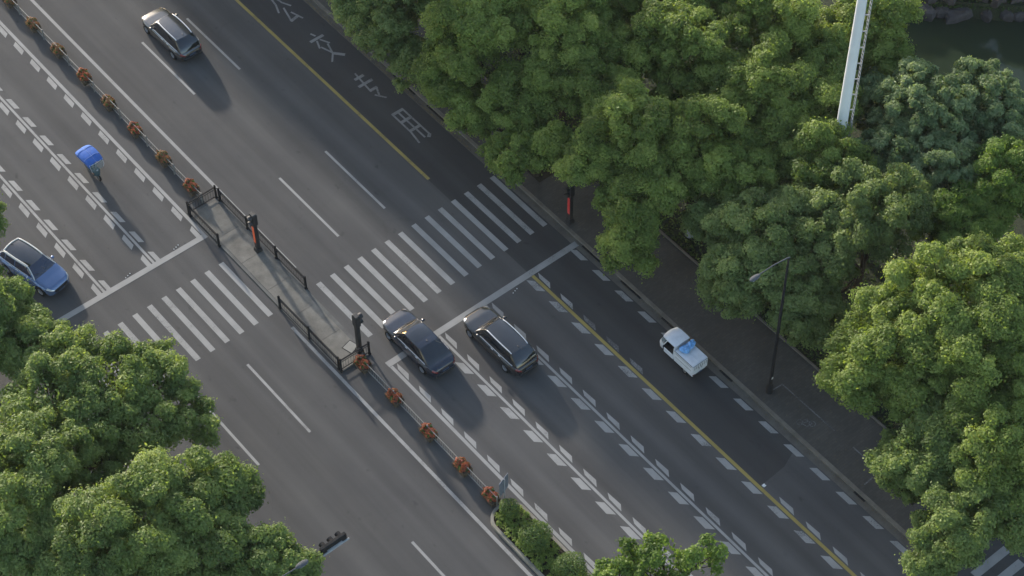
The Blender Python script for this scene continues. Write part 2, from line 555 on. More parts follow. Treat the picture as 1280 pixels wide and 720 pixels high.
def crown(lobes, rng, puff=0.85, leaf=0.20, dens=1.0, sparse=0.0, droop=0.35, whorl=False):
    """leaf clumps spread over and through several crown lobes; returns centres, normals, sizes, tints, puff centres"""
    L = np.array(lobes, float)
    PC, PR, PN = [], [], []
    for li, (x, y, z, R, Rz) in enumerate(L):
        area = 4 * PI * R * R * 0.8
        for shell, frac in ((1.0, 1.0), (0.62, 0.35)):
            n = max(6, int(area * frac / (puff * puff * 2.7)))
            d = fib_dirs(n, rng)
            d += rng.normal(size=d.shape) * 0.16
            d /= np.linalg.norm(d, axis=1, keepdims=True)
            keep = d[:, 2] > -0.55
            d = d[keep]
            k = shell * rng.uniform(0.70, 1.06, len(d))[:, None]
            P = np.array([x, y, z]) + d * k * np.array([R - puff * .5, R - puff * .5, Rz - puff * .4])
            ok = rng.random(len(P)) > sparse
            for j in range(len(L)):
                if j != li:
                    q = (P - L[j, :3]) / np.array([L[j, 3], L[j, 3], L[j, 4]])
                    ok &= (q * q).sum(1) > 0.42
            PC.append(P[ok]); PR.append(rng.uniform(0.66, 1.2, ok.sum()) * puff * (1.08 if shell > .9 else .9)); PN.append(d[ok])
    PC = np.concatenate(PC); PR = np.concatenate(PR); PN = np.concatenate(PN)
    tone = rng.normal(0.5, 0.19, len(PC))
    Cs, Ns, Ss, Ts = [], [], [], []
    for c, r, nrm, tn in zip(PC, PR, PN, tone):
        m = 8
        sd_ = rand_dirs(m, rng) + nrm * 0.5 + np.array([0, 0, 0.45])
        sd_ /= np.linalg.norm(sd_, axis=1, keepdims=True)
        sub = c + sd_ * r * np.array([0.68, 0.68, 0.6]) * rng.uniform(0.75, 1.1, (m, 1))
        sub = np.vstack([sub, c + nrm * r * .3])
        sr = r * rng.uniform(0.36, 0.56, m + 1)
        ln = int(165 * dens * (r / 0.85) ** 2)
        idx = np.repeat(np.arange(m + 1), ln)
        d = rand_dirs(len(idx), rng)
        d[:, 2] = np.where(d[:, 2] < -0.4, -d[:, 2], d[:, 2])
        rad = sr[idx] * rng.uniform(0.5, 1.06, len(idx)) ** 0.6
        stray = rng.random(len(idx)) < 0.07
        rad = np.where(stray, rad * rng.uniform(1.15, 1.75, len(idx)), rad)
        p = sub[idx] + d * rad[:, None] * np.array([1, 1, 0.85])
        nn = d + rng.normal(size=d.shape) * 0.42 + np.array([0, 0, droop])
        Cs.append(p); Ns.append(nn)
        Ss.append(leaf * rng.uniform(0.5, 1.3, len(idx)))
        st = rng.normal(0, 0.1, m + 1)
        Ts.append(tn + st[idx] + rng.normal(0, 0.13, len(idx)))
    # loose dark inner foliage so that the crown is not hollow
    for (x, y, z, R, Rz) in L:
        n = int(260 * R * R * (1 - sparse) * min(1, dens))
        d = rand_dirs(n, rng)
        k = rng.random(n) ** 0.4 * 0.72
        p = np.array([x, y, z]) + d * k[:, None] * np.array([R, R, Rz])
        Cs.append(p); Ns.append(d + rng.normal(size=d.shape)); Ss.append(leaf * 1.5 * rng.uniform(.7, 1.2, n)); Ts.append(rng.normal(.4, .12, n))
    return np.concatenate(Cs), np.concatenate(Ns), np.concatenate(Ss), np.concatenate(Ts), PC

def tree(name, label, base, lobes, mat, seed, puff=0.85, leaf=0.20, dens=1.0, sparse=0.0, cat='tree', group=None, trunk_r=0.2, limbs_to_puffs=10, aspect=0.55, wash=False):
    rng = np.random.default_rng(seed)
    t = thing(name, label, cat, (base[0], base[1], 0), 0, group)
    L = [(x - base[0], y - base[1], z, R, Rz) for x, y, z, R, Rz in lobes]
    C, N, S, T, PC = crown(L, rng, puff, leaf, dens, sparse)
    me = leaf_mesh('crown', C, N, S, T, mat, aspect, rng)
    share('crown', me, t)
    w = MB()
    zf = min(l[2] - l[4] for l in L)
    fork = Vector((rng.normal(0, .12), rng.normal(0, .12), max(1.7, min(3.0, zf + 0.4))))
    w.tube([(0, 0, -0.05), (0, 0, 0.25), (fork.x * .5, fork.y * .5, fork.z * .55), fork], [trunk_r * 1.45, trunk_r * 1.08, trunk_r, trunk_r * .9], 10)
    for (x, y, z, R, Rz) in L:
        e = Vector((x, y, z - Rz * 0.25))
        mid = fork.lerp(e, 0.5) + Vector((rng.normal(0, .2), rng.normal(0, .2), 0.35))
        w.tube([fork - Vector((0, 0, .15)), fork.lerp(mid, .5) + Vector((0, 0, .1)), mid, e], [trunk_r * .62, trunk_r * .5, trunk_r * .38, trunk_r * .2], 7)
        near = [p for p in PC if ((p - np.array([x, y, z])) ** 2).sum() < (R * 1.1) ** 2]
        rng.shuffle(near)
        for p in near[:limbs_to_puffs]:
            s0 = mid.lerp(e, rng.uniform(.2, 1.0))
            p = Vector(p)
            w.tube([s0, s0.lerp(p, .5) + Vector((0, 0, rng.uniform(-.1, .25))), p], [trunk_r * .2, trunk_r * .14, trunk_r * .05], 5, caps=False)
    w.obj('trunk', M['bark'], t)
    if wash:
        MB().lathe((0, 0, 0), [(trunk_r * 1.6, .02), (trunk_r * 1.3, .25), (trunk_r * 1.26, .5), (trunk_r * 1.24, .75)], 16).obj('whitewash', M['wash'], t)
    return t

# ------------------------------------------------------------------ the ground, pond and banks
def pq(p, q, z=0.0):
    k = math.sqrt(0.5)
    return ((p + q) * k, (q - p) * k, z)
P0, P1, Q0, Q1 = 30.0, 76.0, 19.5, 28.7
g = MB()
for a, b, c, d in ((-1000, 1000, -1000, Q0), (-1000, 1000, Q1, 1000), (-1000, P0, Q0, Q1), (P1, 1000, Q0, Q1)):
    g.quad(pq(a, c, -0.02), pq(b, c, -0.02), pq(b, d, -0.02), pq(a, d, -0.02))
g.obj('ground', M['ground'], kind='structure')
w = MB()
w.quad(pq(P0 - .5, Q0 - .5, -1.0), pq(P1 + .5, Q0 - .5, -1.0), pq(P1 + .5, Q1 + .5, -1.0), pq(P0 - .5, Q1 + .5, -1.0))
w.obj('pond_water', M['water'], kind='structure')
bk = MB()
def bank(a, b, ia, ib):
    rows = []
    for t in (0.0, 0.25, 0.5, 0.75, 1.0):
        row = []
        for i in range(25):
            s = i / 24
            p = [a[k] + (b[k] - a[k]) * s for k in (0, 1)]
            q = [ia[k] + (ib[k] - ia[k]) * s for k in (0, 1)]
            x = [p[k] + (q[k] - p[k]) * t for k in (0, 1)]
            jit = 0.12 * math.sin(i * 2.3 + t * 5) * (1 if 0 < t < 1 else 0)
            row.append(pq(x[0] + jit, x[1] + jit, -0.02 - 1.5 * t))
        rows.append(row)
    return rows
bk.grid(bank((P0, Q0), (P1, Q0), (P0 + .9, Q0 + .9), (P1 - .9, Q0 + .9)))
bk.grid(bank((P1, Q0), (P1, Q1), (P1 - .9, Q0 + .9), (P1 - .9, Q1 - .7)))
bk.grid(bank((P1, Q1), (P0, Q1), (P1 - .9, Q1 - .7), (P0 + .9, Q1 - .7)))
bk.grid(bank((P0, Q1), (P0, Q0), (P0 + .9, Q1 - .7), (P0 + .9, Q0 + .9)))
bank_o = bk.obj('pond_bank', M['ground'], kind='structure')

def rock_mesh(seed, sx, sy, sz):
    rng = np.random.default_rng(seed)
    m = MB()
    n, k = 9, 6
    rows = []
    ph = rng.uniform(0, 6, 6)
    for i in range(k + 1):
        th = PI * i / k
        row = []
        for j in range(n + 1):
            a = 2 * PI * (j % n) / n
            r = 1 + 0.16 * math.sin(2 * a + ph[0]) + 0.13 * math.sin(3 * a + ph[1] + th * 2) + 0.08 * math.sin(5 * a + ph[2])
            x, y, z = math.cos(a) * math.sin(th), math.sin(a) * math.sin(th), math.cos(th)
            e = 0.65
            sg = lambda v: math.copysign(abs(v) ** e, v)
            row.append((sg(x) * sx * r, sg(y) * sy * r, sg(z) * sz * (1 + .1 * math.sin(a * 2 + ph[3]))))
        rows.append(row)
    m.grid(rows, smooth=False, flip=True)
    return m.mesh('rock', M['rock'])
rocks = [rock_mesh(s, *d) for s, d in ((1, (.75, .5, .6)), (2, (.55, .6, .5)), (3, (.95, .55, .55)), (4, (.45, .4, .4)))]
rr = random.Random(3)
for i in range(17):
    p = 31.5 + i * 1.02 + rr.uniform(-.2, .2)
    if 38.2 < p < 39.3 or p > 44:
        continue
    share('rock', rocks[i % 4 if p < 39 else 3], bank_o, pq(p, Q1 - .25 + rr.uniform(-.15, .15), -0.82 + rr.uniform(-.1, .12)), (rr.uniform(-.2, .2), rr.uniform(-.2, .2), rr.uniform(0, 6)))
for i in range(12):
    share('rock', rocks[i % 4], bank_o, pq(31.5 + i * 1.1, Q1 + .55 + rr.uniform(-.2, .2), 0.05 + rr.uniform(-.15, .1)), (0, 0, rr.uniform(0, 6)))

def grass_patch(name, n, sampler, size, mat, up=0.5):
    rng = RNG
    C = sampler(n)
    C[:, 2] += rng.uniform(0, size * .6, n)
    N = rand_dirs(n, rng) + np.array([0, 0, up])
    me = leaf_mesh(name, C, N, size * rng.uniform(.6, 1.3, n), rng.normal(.5, .2, n), mat, 0.35)
    return share(name, me, None, kind='stuff')
def smp_bank(n):
    p = RNG.uniform(29, 60, n); q = Q1 + RNG.uniform(-.3, 5, n)
    k = math.sqrt(.5)
    return np.stack([(p + q) * k, (q - p) * k, np.where(q < Q1, -.3, 0.0)], 1)
grass_patch('bank_grass', 9000, smp_bank, 0.3, M['grass'])
def smp_park(n):
    return np.stack([19.5 + RNG.random(n) ** 1.6 * 9, RNG.uniform(-40, 20, n), np.zeros(n)], 1)
grass_patch('undergrowth', 14000, smp_park, 0.26, M['grass'])

# ------------------------------------------------------------------ roads and pavements
def sheet(name, x0, x1, y0, y1, z, mat, parent=None, ny=1):
    m = MB()
    for i in range(ny):
        a, b = y0 + (y1 - y0) * i / ny, y0 + (y1 - y0) * (i + 1) / ny
        m.quad((x0, a, z), (x1, a, z), (x1, b, z), (x0, b, z))
    return m.obj(name, mat, parent, kind=None if parent else 'structure')
XB, XG, XK = 11.42, 14.75, 15.19
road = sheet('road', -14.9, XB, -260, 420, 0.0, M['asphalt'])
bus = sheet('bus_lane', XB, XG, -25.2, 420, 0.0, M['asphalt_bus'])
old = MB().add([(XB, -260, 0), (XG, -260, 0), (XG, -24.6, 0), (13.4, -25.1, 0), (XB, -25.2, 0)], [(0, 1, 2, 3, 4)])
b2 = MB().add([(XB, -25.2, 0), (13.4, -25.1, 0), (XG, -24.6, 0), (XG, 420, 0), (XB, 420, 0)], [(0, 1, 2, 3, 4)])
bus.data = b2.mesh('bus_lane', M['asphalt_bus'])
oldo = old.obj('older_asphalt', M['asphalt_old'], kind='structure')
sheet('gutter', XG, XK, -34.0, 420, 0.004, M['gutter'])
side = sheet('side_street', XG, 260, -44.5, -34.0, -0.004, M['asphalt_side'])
pave = MB().box((17.29, 193.0 - 17.0, 0.045), (3.80, 420 + 34.0 - 34.0, 0.15))
pave = MB().box((17.295, 193.0, 0.04), (3.79, 454.0, 0.16)).obj('pavement', M['pave'], kind='structure')
pl = MB().box((-17.1, 80, 0.04), (4.0, 680, 0.16)).obj('pavement', M['pave'], kind='structure')
MB().box((17.29, -152.5, 0.04), (3.79, 216, 0.16)).obj('pavement', M['pave'], kind='structure')
kerb_me = MB().box((0, 0, 0.0), (0.20, 0.985, 0.28)).mesh('kerb_stone', M['kerb'])
kerb_o = MB().box((XK + 0.10, 193.0, 0.045), (0.17, 454.0, 0.11)).obj('kerb', M['kerb'], kind='structure')
for i in range(75):
    share('kerb_stone', kerb_me, kerb_o, (XK + 0.10, -33.4 + i, 0.0), (0, 0, rr.uniform(-.004, .004)))
kerb_l = MB().box((-15.0, 80, 0.045), (0.17, 680, 0.11)).obj('kerb', M['kerb'], kind='structure')
for i in range(55):
    share('kerb_stone', kerb_me, kerb_l, (-15.0, -20 + i, 0.0), (0, 0, rr.uniform(-.004, .004)))
edging = MB().box((19.26, 193.0, 0.06), (0.12, 454.0, 0.26)).obj('pavement_edging', M['kerb'], kind='structure')
kerb_shade_me = MB().box((0, 0, 0), (0.13, 1.0, 0.012)).mesh('kerb_shade_strip', M['iron'])  # dark strips in the gutter, standing in for shaded stretches of kerb face
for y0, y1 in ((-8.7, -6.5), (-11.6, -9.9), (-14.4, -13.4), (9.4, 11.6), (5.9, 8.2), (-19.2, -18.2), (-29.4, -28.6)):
    share('kerb_shade_strip', kerb_shade_me, kerb_o, (XK - 0.06, (y0 + y1) / 2, 0.012), scale=(1, y1 - y0, 1))
# tree pits cut in the pavement under the street trees
pit_me = MB().box((0, 0, 0), (1.2, 1.2, 0.03)).mesh('tree_pit', M['soil'])
for x, y in ((17.3, 5.8), (16.9, -0.6), (17.0, 11.2), (17.5, -7.6), (17.4, -30.6)):
    share('tree_pit', pit_me, pave, (x, y, 0.115))

# ------------------------------------------------------------------ painted markings (children of the road they lie on)
ZP = 0.004
def line(name, x, y0, y1, wd, mat, parent=road, z=ZP):
    n = max(1, int(abs(y1 - y0) / 12))
    m = MB()
    for i in range(n):
        a, b = y0 + (y1 - y0) * i / n, y0 + (y1 - y0) * (i + 1) / n
        m.quad((x - wd / 2, a, z), (x + wd / 2, a, z), (x + wd / 2, b, z), (x - wd / 2, b, z))
    return m.obj(name, mat, parent)
P = M['paint']
line('edge_line', 1.32, 2.8, 150, 0.20, P)
line('edge_line', -1.32, 8.18, 150, 0.20, P)
line('edge_line', -1.33, -0.6, -120, 0.19, P)
line('edge_line', 1.30, -6.38, -120, 0.19, P)
line('lane_line', 4.66, -6.38, -120, 0.15, P)
line('lane_line', 8.03, -6.38, -120, 0.15, P)
line('bus_lane_line', 11.48, -6.38, -120, 0.20, M['paint_yel'], z=0.006)
line('bus_lane_line', 11.47, 3.3, 150, 0.20, M['paint_yel'], z=0.006)
line('no_stopping_line', 14.87, 3.5, 150, 0.13, M['paint_yel_faint'], z=0.009)
line('lane_line', -4.74, 8.18, 150, 0.15, P)
line('lane_line', -8.11, 8.18, 150, 0.15, P)
dash_me = MB().quad((-.075, 0, 0), (.075, 0, 0), (.075, 5.95, 0), (-.075, 5.95, 0)).mesh('lane_dash', P)
for k in range(7):
    for x in (4.67, 8.06):
        share('lane_dash', dash_me, road, (x, 3.15 + 15 * k, ZP))
    for x in (-4.77, -8.15):
        share('lane_dash', dash_me, road, (x, -7.1 - 15 * k, ZP))
MB().quad((-11.8, 7.98, .009), (-1.22, 7.98, .009), (-1.22, 8.36, .009), (-11.8, 8.36, .009)).obj('stop_line', P, road)
MB().quad((1.18, -6.36, ZP), (11.40, -6.36, ZP), (11.40, -5.95, ZP), (1.18, -5.95, ZP)).obj('stop_line', P, road)
MB().quad((11.40, -6.36, ZP), (15.0, -6.36, ZP + .005), (15.0, -5.95, ZP + .005), (11.40, -5.95, ZP)).obj('stop_line', M['paint_worn'], bus)
zr = MB().quad((-.165, -3.93, ZP), (.165, -3.93, ZP), (.165, 1.06, ZP), (-.165, 1.06, ZP)).mesh('zebra_stripe', P)
zrw = MB().quad((-.165, -3.93, ZP), (.165, -3.93, ZP), (.165, 1.06, ZP), (-.165, 1.06, ZP)).mesh('zebra_stripe', M['paint_worn'])
for k in range(14):
    x = 1.70 + k * 0.983
    share('zebra_stripe', zrw if x > 11.4 else zr, bus if x > 11.4 else road, (x, 0, 0))
for k in range(13):
    share('zebra_stripe', zr, road, (-1.77 - k * 0.983, 4.79, 0))
# slow-down marks: slanted tabs beside the lane lines
def tab(pts, mat):
    return MB().add([(x, y, ZP) for x, y in pts], [(0, 1, 2, 3)]).mesh('slow_down_mark', mat)
TL = [(-.44, -.22), (-.46, -1.30), (-.17, -1.06), (-.16, 0)]
TR = [(.17, 0), (.18, -1.05), (.44, -1.26), (.44, -.22)]
tl_me, tr_me = tab(TL, P), tab(TR, P)
for k in range(-4, 14):
    y = 15.3 + 2.0 * k
    if y < 9.2:
        continue
    share('slow_down_mark', tl_me, road, (-1.32, y, 0))
    for x in (-4.74, -8.11):
        share('slow_down_mark', tl_me, road, (x, y, 0))
        share('slow_down_mark', tr_me, road, (x, y, 0))
RR_ = [(.21, -.36), (.19, -1.36), (.46, -1.0), (.41, 0)]
RL_ = [(-.47, 0), (-.51, -.97), (-.15, -1.33), (-.14, -.36)]
rr_me, rl_me = tab(RR_, P), tab(RL_, P)
rr_w, rl_w = tab(RR_, M['paint_worn']), tab(RL_, M['paint_worn'])
rr_f = tab(RR_, M['paint_faint'])
for k in range(0, 21):
    y = -6.40 - 1.99 * k
    share('slow_down_mark', rr_me, road, (1.27, y, 0))
    for x in (4.66, 8.03):
        share('slow_down_mark', rr_me, road, (x, y, 0))
        share('slow_down_mark', rl_me, road, (x, y, 0))
    share('slow_down_mark', rl_w, road, (11.46, y, 0))
    if k in (0, 1) or k >= 10:
        share('slow_down_mark', rr_w, bus, (11.46, y, 0.001))
    elif k in (2, 3, 4):
        share('slow_down_mark', rr_f, bus, (11.46, y, 0.001))
KD = [(-.17, 0), (-.18, -1.02), (.14, -1.30), (.14, -.28)]
kd_me = tab(KD, M['paint_worn'])
for k in range(0, 15):
    share('slow_down_mark', kd_me, bus, (14.54, -6.25 - 1.975 * k, 0.002))
# the bus lane characters
def strokes(name, polylines, x0, x1, y0, y1, wx=0.12):
    m = MB()
    for si, pl_ in enumerate(polylines):
        pts = [Vector((x0 + (x1 - x0) * a, y0 + (y1 - y0) * b)) for a, b in pl_]
        for i in range(len(pts) - 1):
            a, b = pts[i], pts[i + 1]
            d = (b - a).normalized()
            nrm = Vector((-d.y, d.x)) * (wx / 2 if abs(d.y) > abs(d.x) * 1.2 else 0.11)
            e = d * 0.05
            z = ZP + 0.0012 * (si * 3 + i)
            m.quad((a.x - e.x + nrm.x, a.y - e.y + nrm.y, z), (a.x - e.x - nrm.x, a.y - e.y - nrm.y, z), (b.x + e.x - nrm.x, b.y + e.y - nrm.y, z), (b.x + e.x + nrm.x, b.y + e.y + nrm.y, z))
    return m.obj(name, M['paint_char'], bus)
yong = [[(.16, 1), (.14, .35), (0, 0)], [(.16, 1), (.92, 1)], [(.92, 1), (.92, .05), (.76, 0)], [(.16, .70), (.92, .70)], [(.15, .38), (.92, .38)], [(.53, 1), (.53, .05)]]
zhuan = [[(.2, .86), (.8, .86)], [(.02, .63), (.98, .63)], [(.5, 1), (.34, .38), (.82, .38)], [(.82, .38), (.5, .12)], [(.36, .2), (.74, 0)]]
jiao = [[(.46, 1), (.56, .9)], [(.04, .8), (.96, .8)], [(.36, .72), (.14, .52)], [(.62, .72), (.88, .52)], [(.74, .5), (.5, .2), (.04, 0)], [(.26, .5), (.55, .18), (.98, 0)]]
gong = [[(.38, .96), (.28, .72), (.02, .48)], [(.60, .96), (.72, .70), (.98, .5)], [(.5, .52), (.2, .08), (.82, .12)], [(.66, .3), (.9, .0)]]
for ch, y in ((yong, 6.05), (zhuan, 10.35), (jiao, 15.0), (gong, 19.4)):
    strokes('painted_character', ch, 12.86, 13.86, y, y + 2.85)
# faint parking bay with a bicycle symbol on the right pavement
ZS = 0.124
bay = MB()
for a, b in (((16.05, -21.06), (17.05, -21.16)), ((17.05, -21.1), (17.05, -25.2)), ((17.05, -26.6), (17.05, -28.66)), ((15.80, -28.68), (16.46, -28.64))):
    a, b = Vector(a), Vector(b)
    d = (b - a).normalized()
    nv = Vector((-d.y, d.x)) * 0.04
    bay.quad((a.x + nv.x, a.y + nv.y, ZS), (a.x - nv.x, a.y - nv.y, ZS), (b.x - nv.x, b.y - nv.y, ZS), (b.x + nv.x, b.y + nv.y, ZS))
bay.obj('bay_line', M['paint_faint'], pave)
bc = MB()
def ring(cx, cy, r, wd, z):
    n = 20
    vs = []
    for k in range(n):
        a = 2 * PI * k / n
        vs += [(cx + (r - wd) * math.cos(a), cy + (r - wd) * math.sin(a), z), (cx + r * math.cos(a), cy + r * math.sin(a), z)]
    bc.add(vs, [(2 * k, 2 * k + 1, (2 * k + 3) % (2 * n), (2 * k + 2) % (2 * n)) for k in range(n)])
ring(16.0, -23.6, .2, .05, ZS); ring(16.45, -24.1, .2, .05, ZS)
for k, (a, b) in enumerate((((16.0, -23.6), (16.1, -24.05)), ((16.1, -24.05), (16.45, -24.1)), ((16.05, -23.75), (16.4, -23.85)), ((16.45, -24.1), (16.38, -23.7)), ((16.3, -23.65), (16.48, -23.72)))):
    a, b = Vector(a), Vector(b)
    d = (b - a).normalized(); nv = Vector((-d.y, d.x)) * .025
    z = ZS + .001 * (k + 1)
    bc.quad((a.x + nv.x, a.y + nv.y, z), (a.x - nv.x, a.y - nv.y, z), (b.x - nv.x, b.y - nv.y, z), (b.x + nv.x, b.y + nv.y, z))
bc.obj('bicycle_symbol', M['paint_faint'], pave)
# zebra stripes on the side street, the bars seen between the left trees, studs at the stop lines
zs_me = MB().quad((16.2, -.24, 0.002), (18.7, -.24, 0.002), (18.7, .24, 0.002), (16.2, .24, 0.002)).mesh('zebra_stripe', M['paint_worn'])
for k in range(7):
    share('zebra_stripe', zs_me, side, (0, -36.15 - 1.02 * k, 0))
bar_me = MB().quad((-.12, -.9, ZP), (.12, -.9, ZP), (.12, .9, ZP), (-.12, .9, ZP)).mesh('painted_bar', P)
for x in (-13.7, -13.2, -12.7):
    share('painted_bar', bar_me, road, (x, -3.3, 0))
stud_me = MB().box((0, 0, .02), (.055, .055, .03), taper=.6).mesh('road_stud', M['litter'])
for x, y in ((-6.42, 8.5), (-3.09, 8.52), (7.2, -6.6), (10.0, -6.6)):
    for dx in (-.18, 0, .18):
        share('road_stud', stud_me, road, (x + dx, y + dx * .3, 0.0))

# ------------------------------------------------------------------ refuge island
isl = MB().box((-0.10, 2.6, 0.03), (1.96, 15.1, 0.10)).obj('refuge_island', M['island_edge'], kind='structure')
ys = [10.0, 7.45, 5.0, 2.4, -0.1, -2.5, -4.95]
for i in range(len(ys) - 1):
    a, b = ys[i], ys[i + 1]
    sl = MB().box((-0.12, (a + b) / 2, 0.085), (1.55, abs(a - b) - .02, 0.03)).obj('paving_slab', M['island'], isl)
MB().box((0.34, -3.9, 0.106), (0.62, 0.62, 0.02), 0.25).obj('manhole_cover', M['cover'], isl)
MB().box((0.34, -3.9, 0.098), (0.72, 0.72, 0.012), 0.25).obj('manhole_frame', M['iron'], isl)

# ------------------------------------------------------------------ black guard railings of the island
def guard_rail(label, a, b, post_at, rail_group='black guard railings round the refuge island'):
    a, b = Vector((*a, 0)), Vector((*b, 0))
    ln = (b - a).length
    ang = math.atan2(b.y - a.y, b.x - a.x)
    t = thing('guard_railing', label, 'railing', (a.x, a.y, 0.02), ang, rail_group)
    MB().box((ln / 2, 0, 0.98), (ln, 0.07, 0.06)).obj('top_rail', M['iron'], t)
    MB().box((ln / 2, 0, 0.80), (ln, 0.035, 0.03)).obj('middle_rail', M['iron'], t)
    MB().box((ln / 2, 0, 0.20), (ln, 0.04, 0.04)).obj('bottom_rail', M['iron'], t)
    for s in post_at:
        p = MB().box((0, 0, 0.54), (0.10, 0.10, 1.08))
        p.box((0, 0, 1.11), (0.13, 0.13, 0.06), taper=.6)
        p.box((0, 0, 0.06), (0.16, 0.16, 0.1))
        o = p.obj('post', M['iron'], t); o.location = (s * ln, 0, 0)
    n = int(ln / 0.17)
    pk = MB().box((0, 0, 0.5), (0.014, 0.014, 0.6)).mesh('picket', M['iron'])
    for i in range(1, n):
        share('picket', pk, t, (ln * i / n, 0, 0))
    return t
guard_rail('short black railing across the far end of the refuge island', (-1.10, 10.12), (0.86, 10.15), (0, 1))
guard_rail('black railing on the left edge of the island beside the left stop line', (-1.12, 10.0), (-1.12, 6.94), (0.02, 1))
guard_rail('long black railing on the right edge of the island behind the red-lit signal', (0.90, 10.0), (0.90, 1.13), (.02, .34, .67, 1))
guard_rail('black railing on the lower left edge of the island beside the left zebra crossing', (-1.08, 0.9), (-1.05, -4.75), (0, .5, .99))
guard_rail('short black railing across the near end of the island beside the dark signal', (-1.05, -4.9), (0.88, -4.92), (0, 1))

# ------------------------------------------------------------------ pale median fences with flower boxes
def median_fence(label, y0, y1):
    t = thing('median_fence', label, 'fence', (0.02, y0, 0), 0, 'pale median fences carrying flower boxes')
    ln = y1 - y0
    MB().box((0, ln / 2, 0.82), (0.035, ln, 0.04)).obj('top_rail', M['railing'], t)
    MB().box((0, ln / 2, 0.24), (0.045, ln, 0.04)).obj('bottom_rail', M['railing'], t)
    n = int(ln / 2.98)
    post = MB().box((0, 0, 0.46), (0.07, 0.07, 0.92))
    pm = post.mesh('post', M['railing'])
    for i in range(n + 1):
        share('post', pm, t, (0, min(ln, i * 2.98 + .02), 0))
    k = int(ln / 0.2)
    pk = MB().box((0, 0, 0.55), (0.012, 0.016, 0.60)).mesh('picket', M['railing'])
    for i in range(min(k, 290)):
        share('picket', pk, t, (0, 0.08 + i * (ln - .1) / k, 0))
    return t
median_fence('pale median fence running up the photo beyond the refuge island', 10.35, 47.0)
median_fence('pale median fence between the refuge island and the planted bed', -17.3, -5.05)

def flower_box(flower_mat, seed, rich):
    rng = np.random.default_rng(seed)
    t = thing('flower_box', '', 'planter', (0, 0, 0), 0, 'flower boxes hung on the median fences')
    b = MB()
    for sx in (-1, 1):
        b.box((sx * 0.17, 0, 0.37), (0.26, 1.0, 0.30), taper=1.0)
        b.box((sx * 0.17, 0, 0.525), (0.30, 1.04, 0.03))
    bevel(b.obj('box', M['planter'], t), .012, 1)
    b = MB()
    for sy in (-.36, .36):
        b.box((0, sy, 0.28), (0.62, 0.05, 0.03))
    b.obj('bracket', M['iron'], t)
    n = 520
    d = rand_dirs(n, rng); d[:, 2] = abs(d[:, 2])
    wob = 1 + .12 * np.sin(d[:, 1] * 7 + seed) + .1 * np.cos(d[:, 0] * 6)
    C = d * (wob * rng.uniform(.7, 1.0, n))[:, None] * np.array([.33, .56, .40]) + np.array([0, 0, .50])
    share('foliage', leaf_mesh('foliage', C, d + rng.normal(size=d.shape) * .4, .11 * rng.uniform(.7, 1.3, n), rng.normal(.4, .2, n), M['leaf_ball'], .6, rng), t)
    n = int(640 * rich)
    d = rand_dirs(n, rng); d[:, 2] = abs(d[:, 2]) + .15
    d /= np.linalg.norm(d, axis=1, keepdims=True)
    wob = 1 + .12 * np.sin(d[:, 1] * 7 + seed) + .1 * np.cos(d[:, 0] * 6)
    gap = np.sin(d[:, 1] * 9 + seed * 2) + np.cos(d[:, 0] * 8 + d[:, 2] * 5) > -.75
    C = d * (wob * rng.uniform(.95, 1.1, n))[:, None] * np.array([.33, .56, .40]) + np.array([0, 0, .50])
    C, dd = C[gap], d[gap]
    share('flowers', leaf_mesh('flowers', C, dd + rng.normal(size=dd.shape) * .35, .078 * rng.uniform(.7, 1.3, len(C)), rng.normal(.5, .22, len(C)), flower_mat, .8, rng), t)
    for ch in t.children:
        if ch.name.startswith(('foliage', 'flowers')):
            ch['kind'] = 'stuff'
    return t
fb_rich = flower_box(M['flower'], 5, 1.15)
fb_dry = flower_box(M['flower_dry'], 6, 1.1)
UP = [(11.5, 1), (14.48, 0), (17.62, 1), (20.56, 0), (23.37, 1), (26.48, 0), (29.5, 0), (32.4, 0)]
LOW = [-5.5, -8.42, -11.43, -14.38, -16.75]
rich_done = dry_done = False
for i, (y, rich) in enumerate(UP):
    lab = '%s flower box, counted from the island, on the upper median fence' % ('orange' if rich else 'faded brownish')
    lab = ['first', 'second', 'third', 'fourth', 'fifth', 'sixth', 'seventh', 'eighth'][i] + ' ' + lab
    src = fb_rich if rich else fb_dry
    if (rich and not rich_done) or (not rich and not dry_done):
        o = src
        o.location = (0.02, y, 0)
        if rich: rich_done = True
        else: dry_done = True
    else:
        o = copy_thing(src, (0.02, y, 0), PI * (i % 2) + rr.uniform(-.07, .07), scale=(1, 1, rr.uniform(.88, 1.08)))
    o['label'] = lab
LOWLAB = ['red-orange flower box against the near end railing of the island', 'red-orange flower box second below the island on the lower median fence',
          'red-orange flower box in the middle of the lower median fence', 'red-orange flower box second from the planted bed on the lower median fence',
          'red-orange flower box touching the tip of the planted bed under the sign']
for i, y in enumerate(LOW):
    o = copy_thing(fb_rich, (0.0, y, 0), PI * (i % 2) + rr.uniform(-.07, .07), scale=(1, 1, rr.uniform(.88, 1.08)))
    o['label'] = LOWLAB[i]

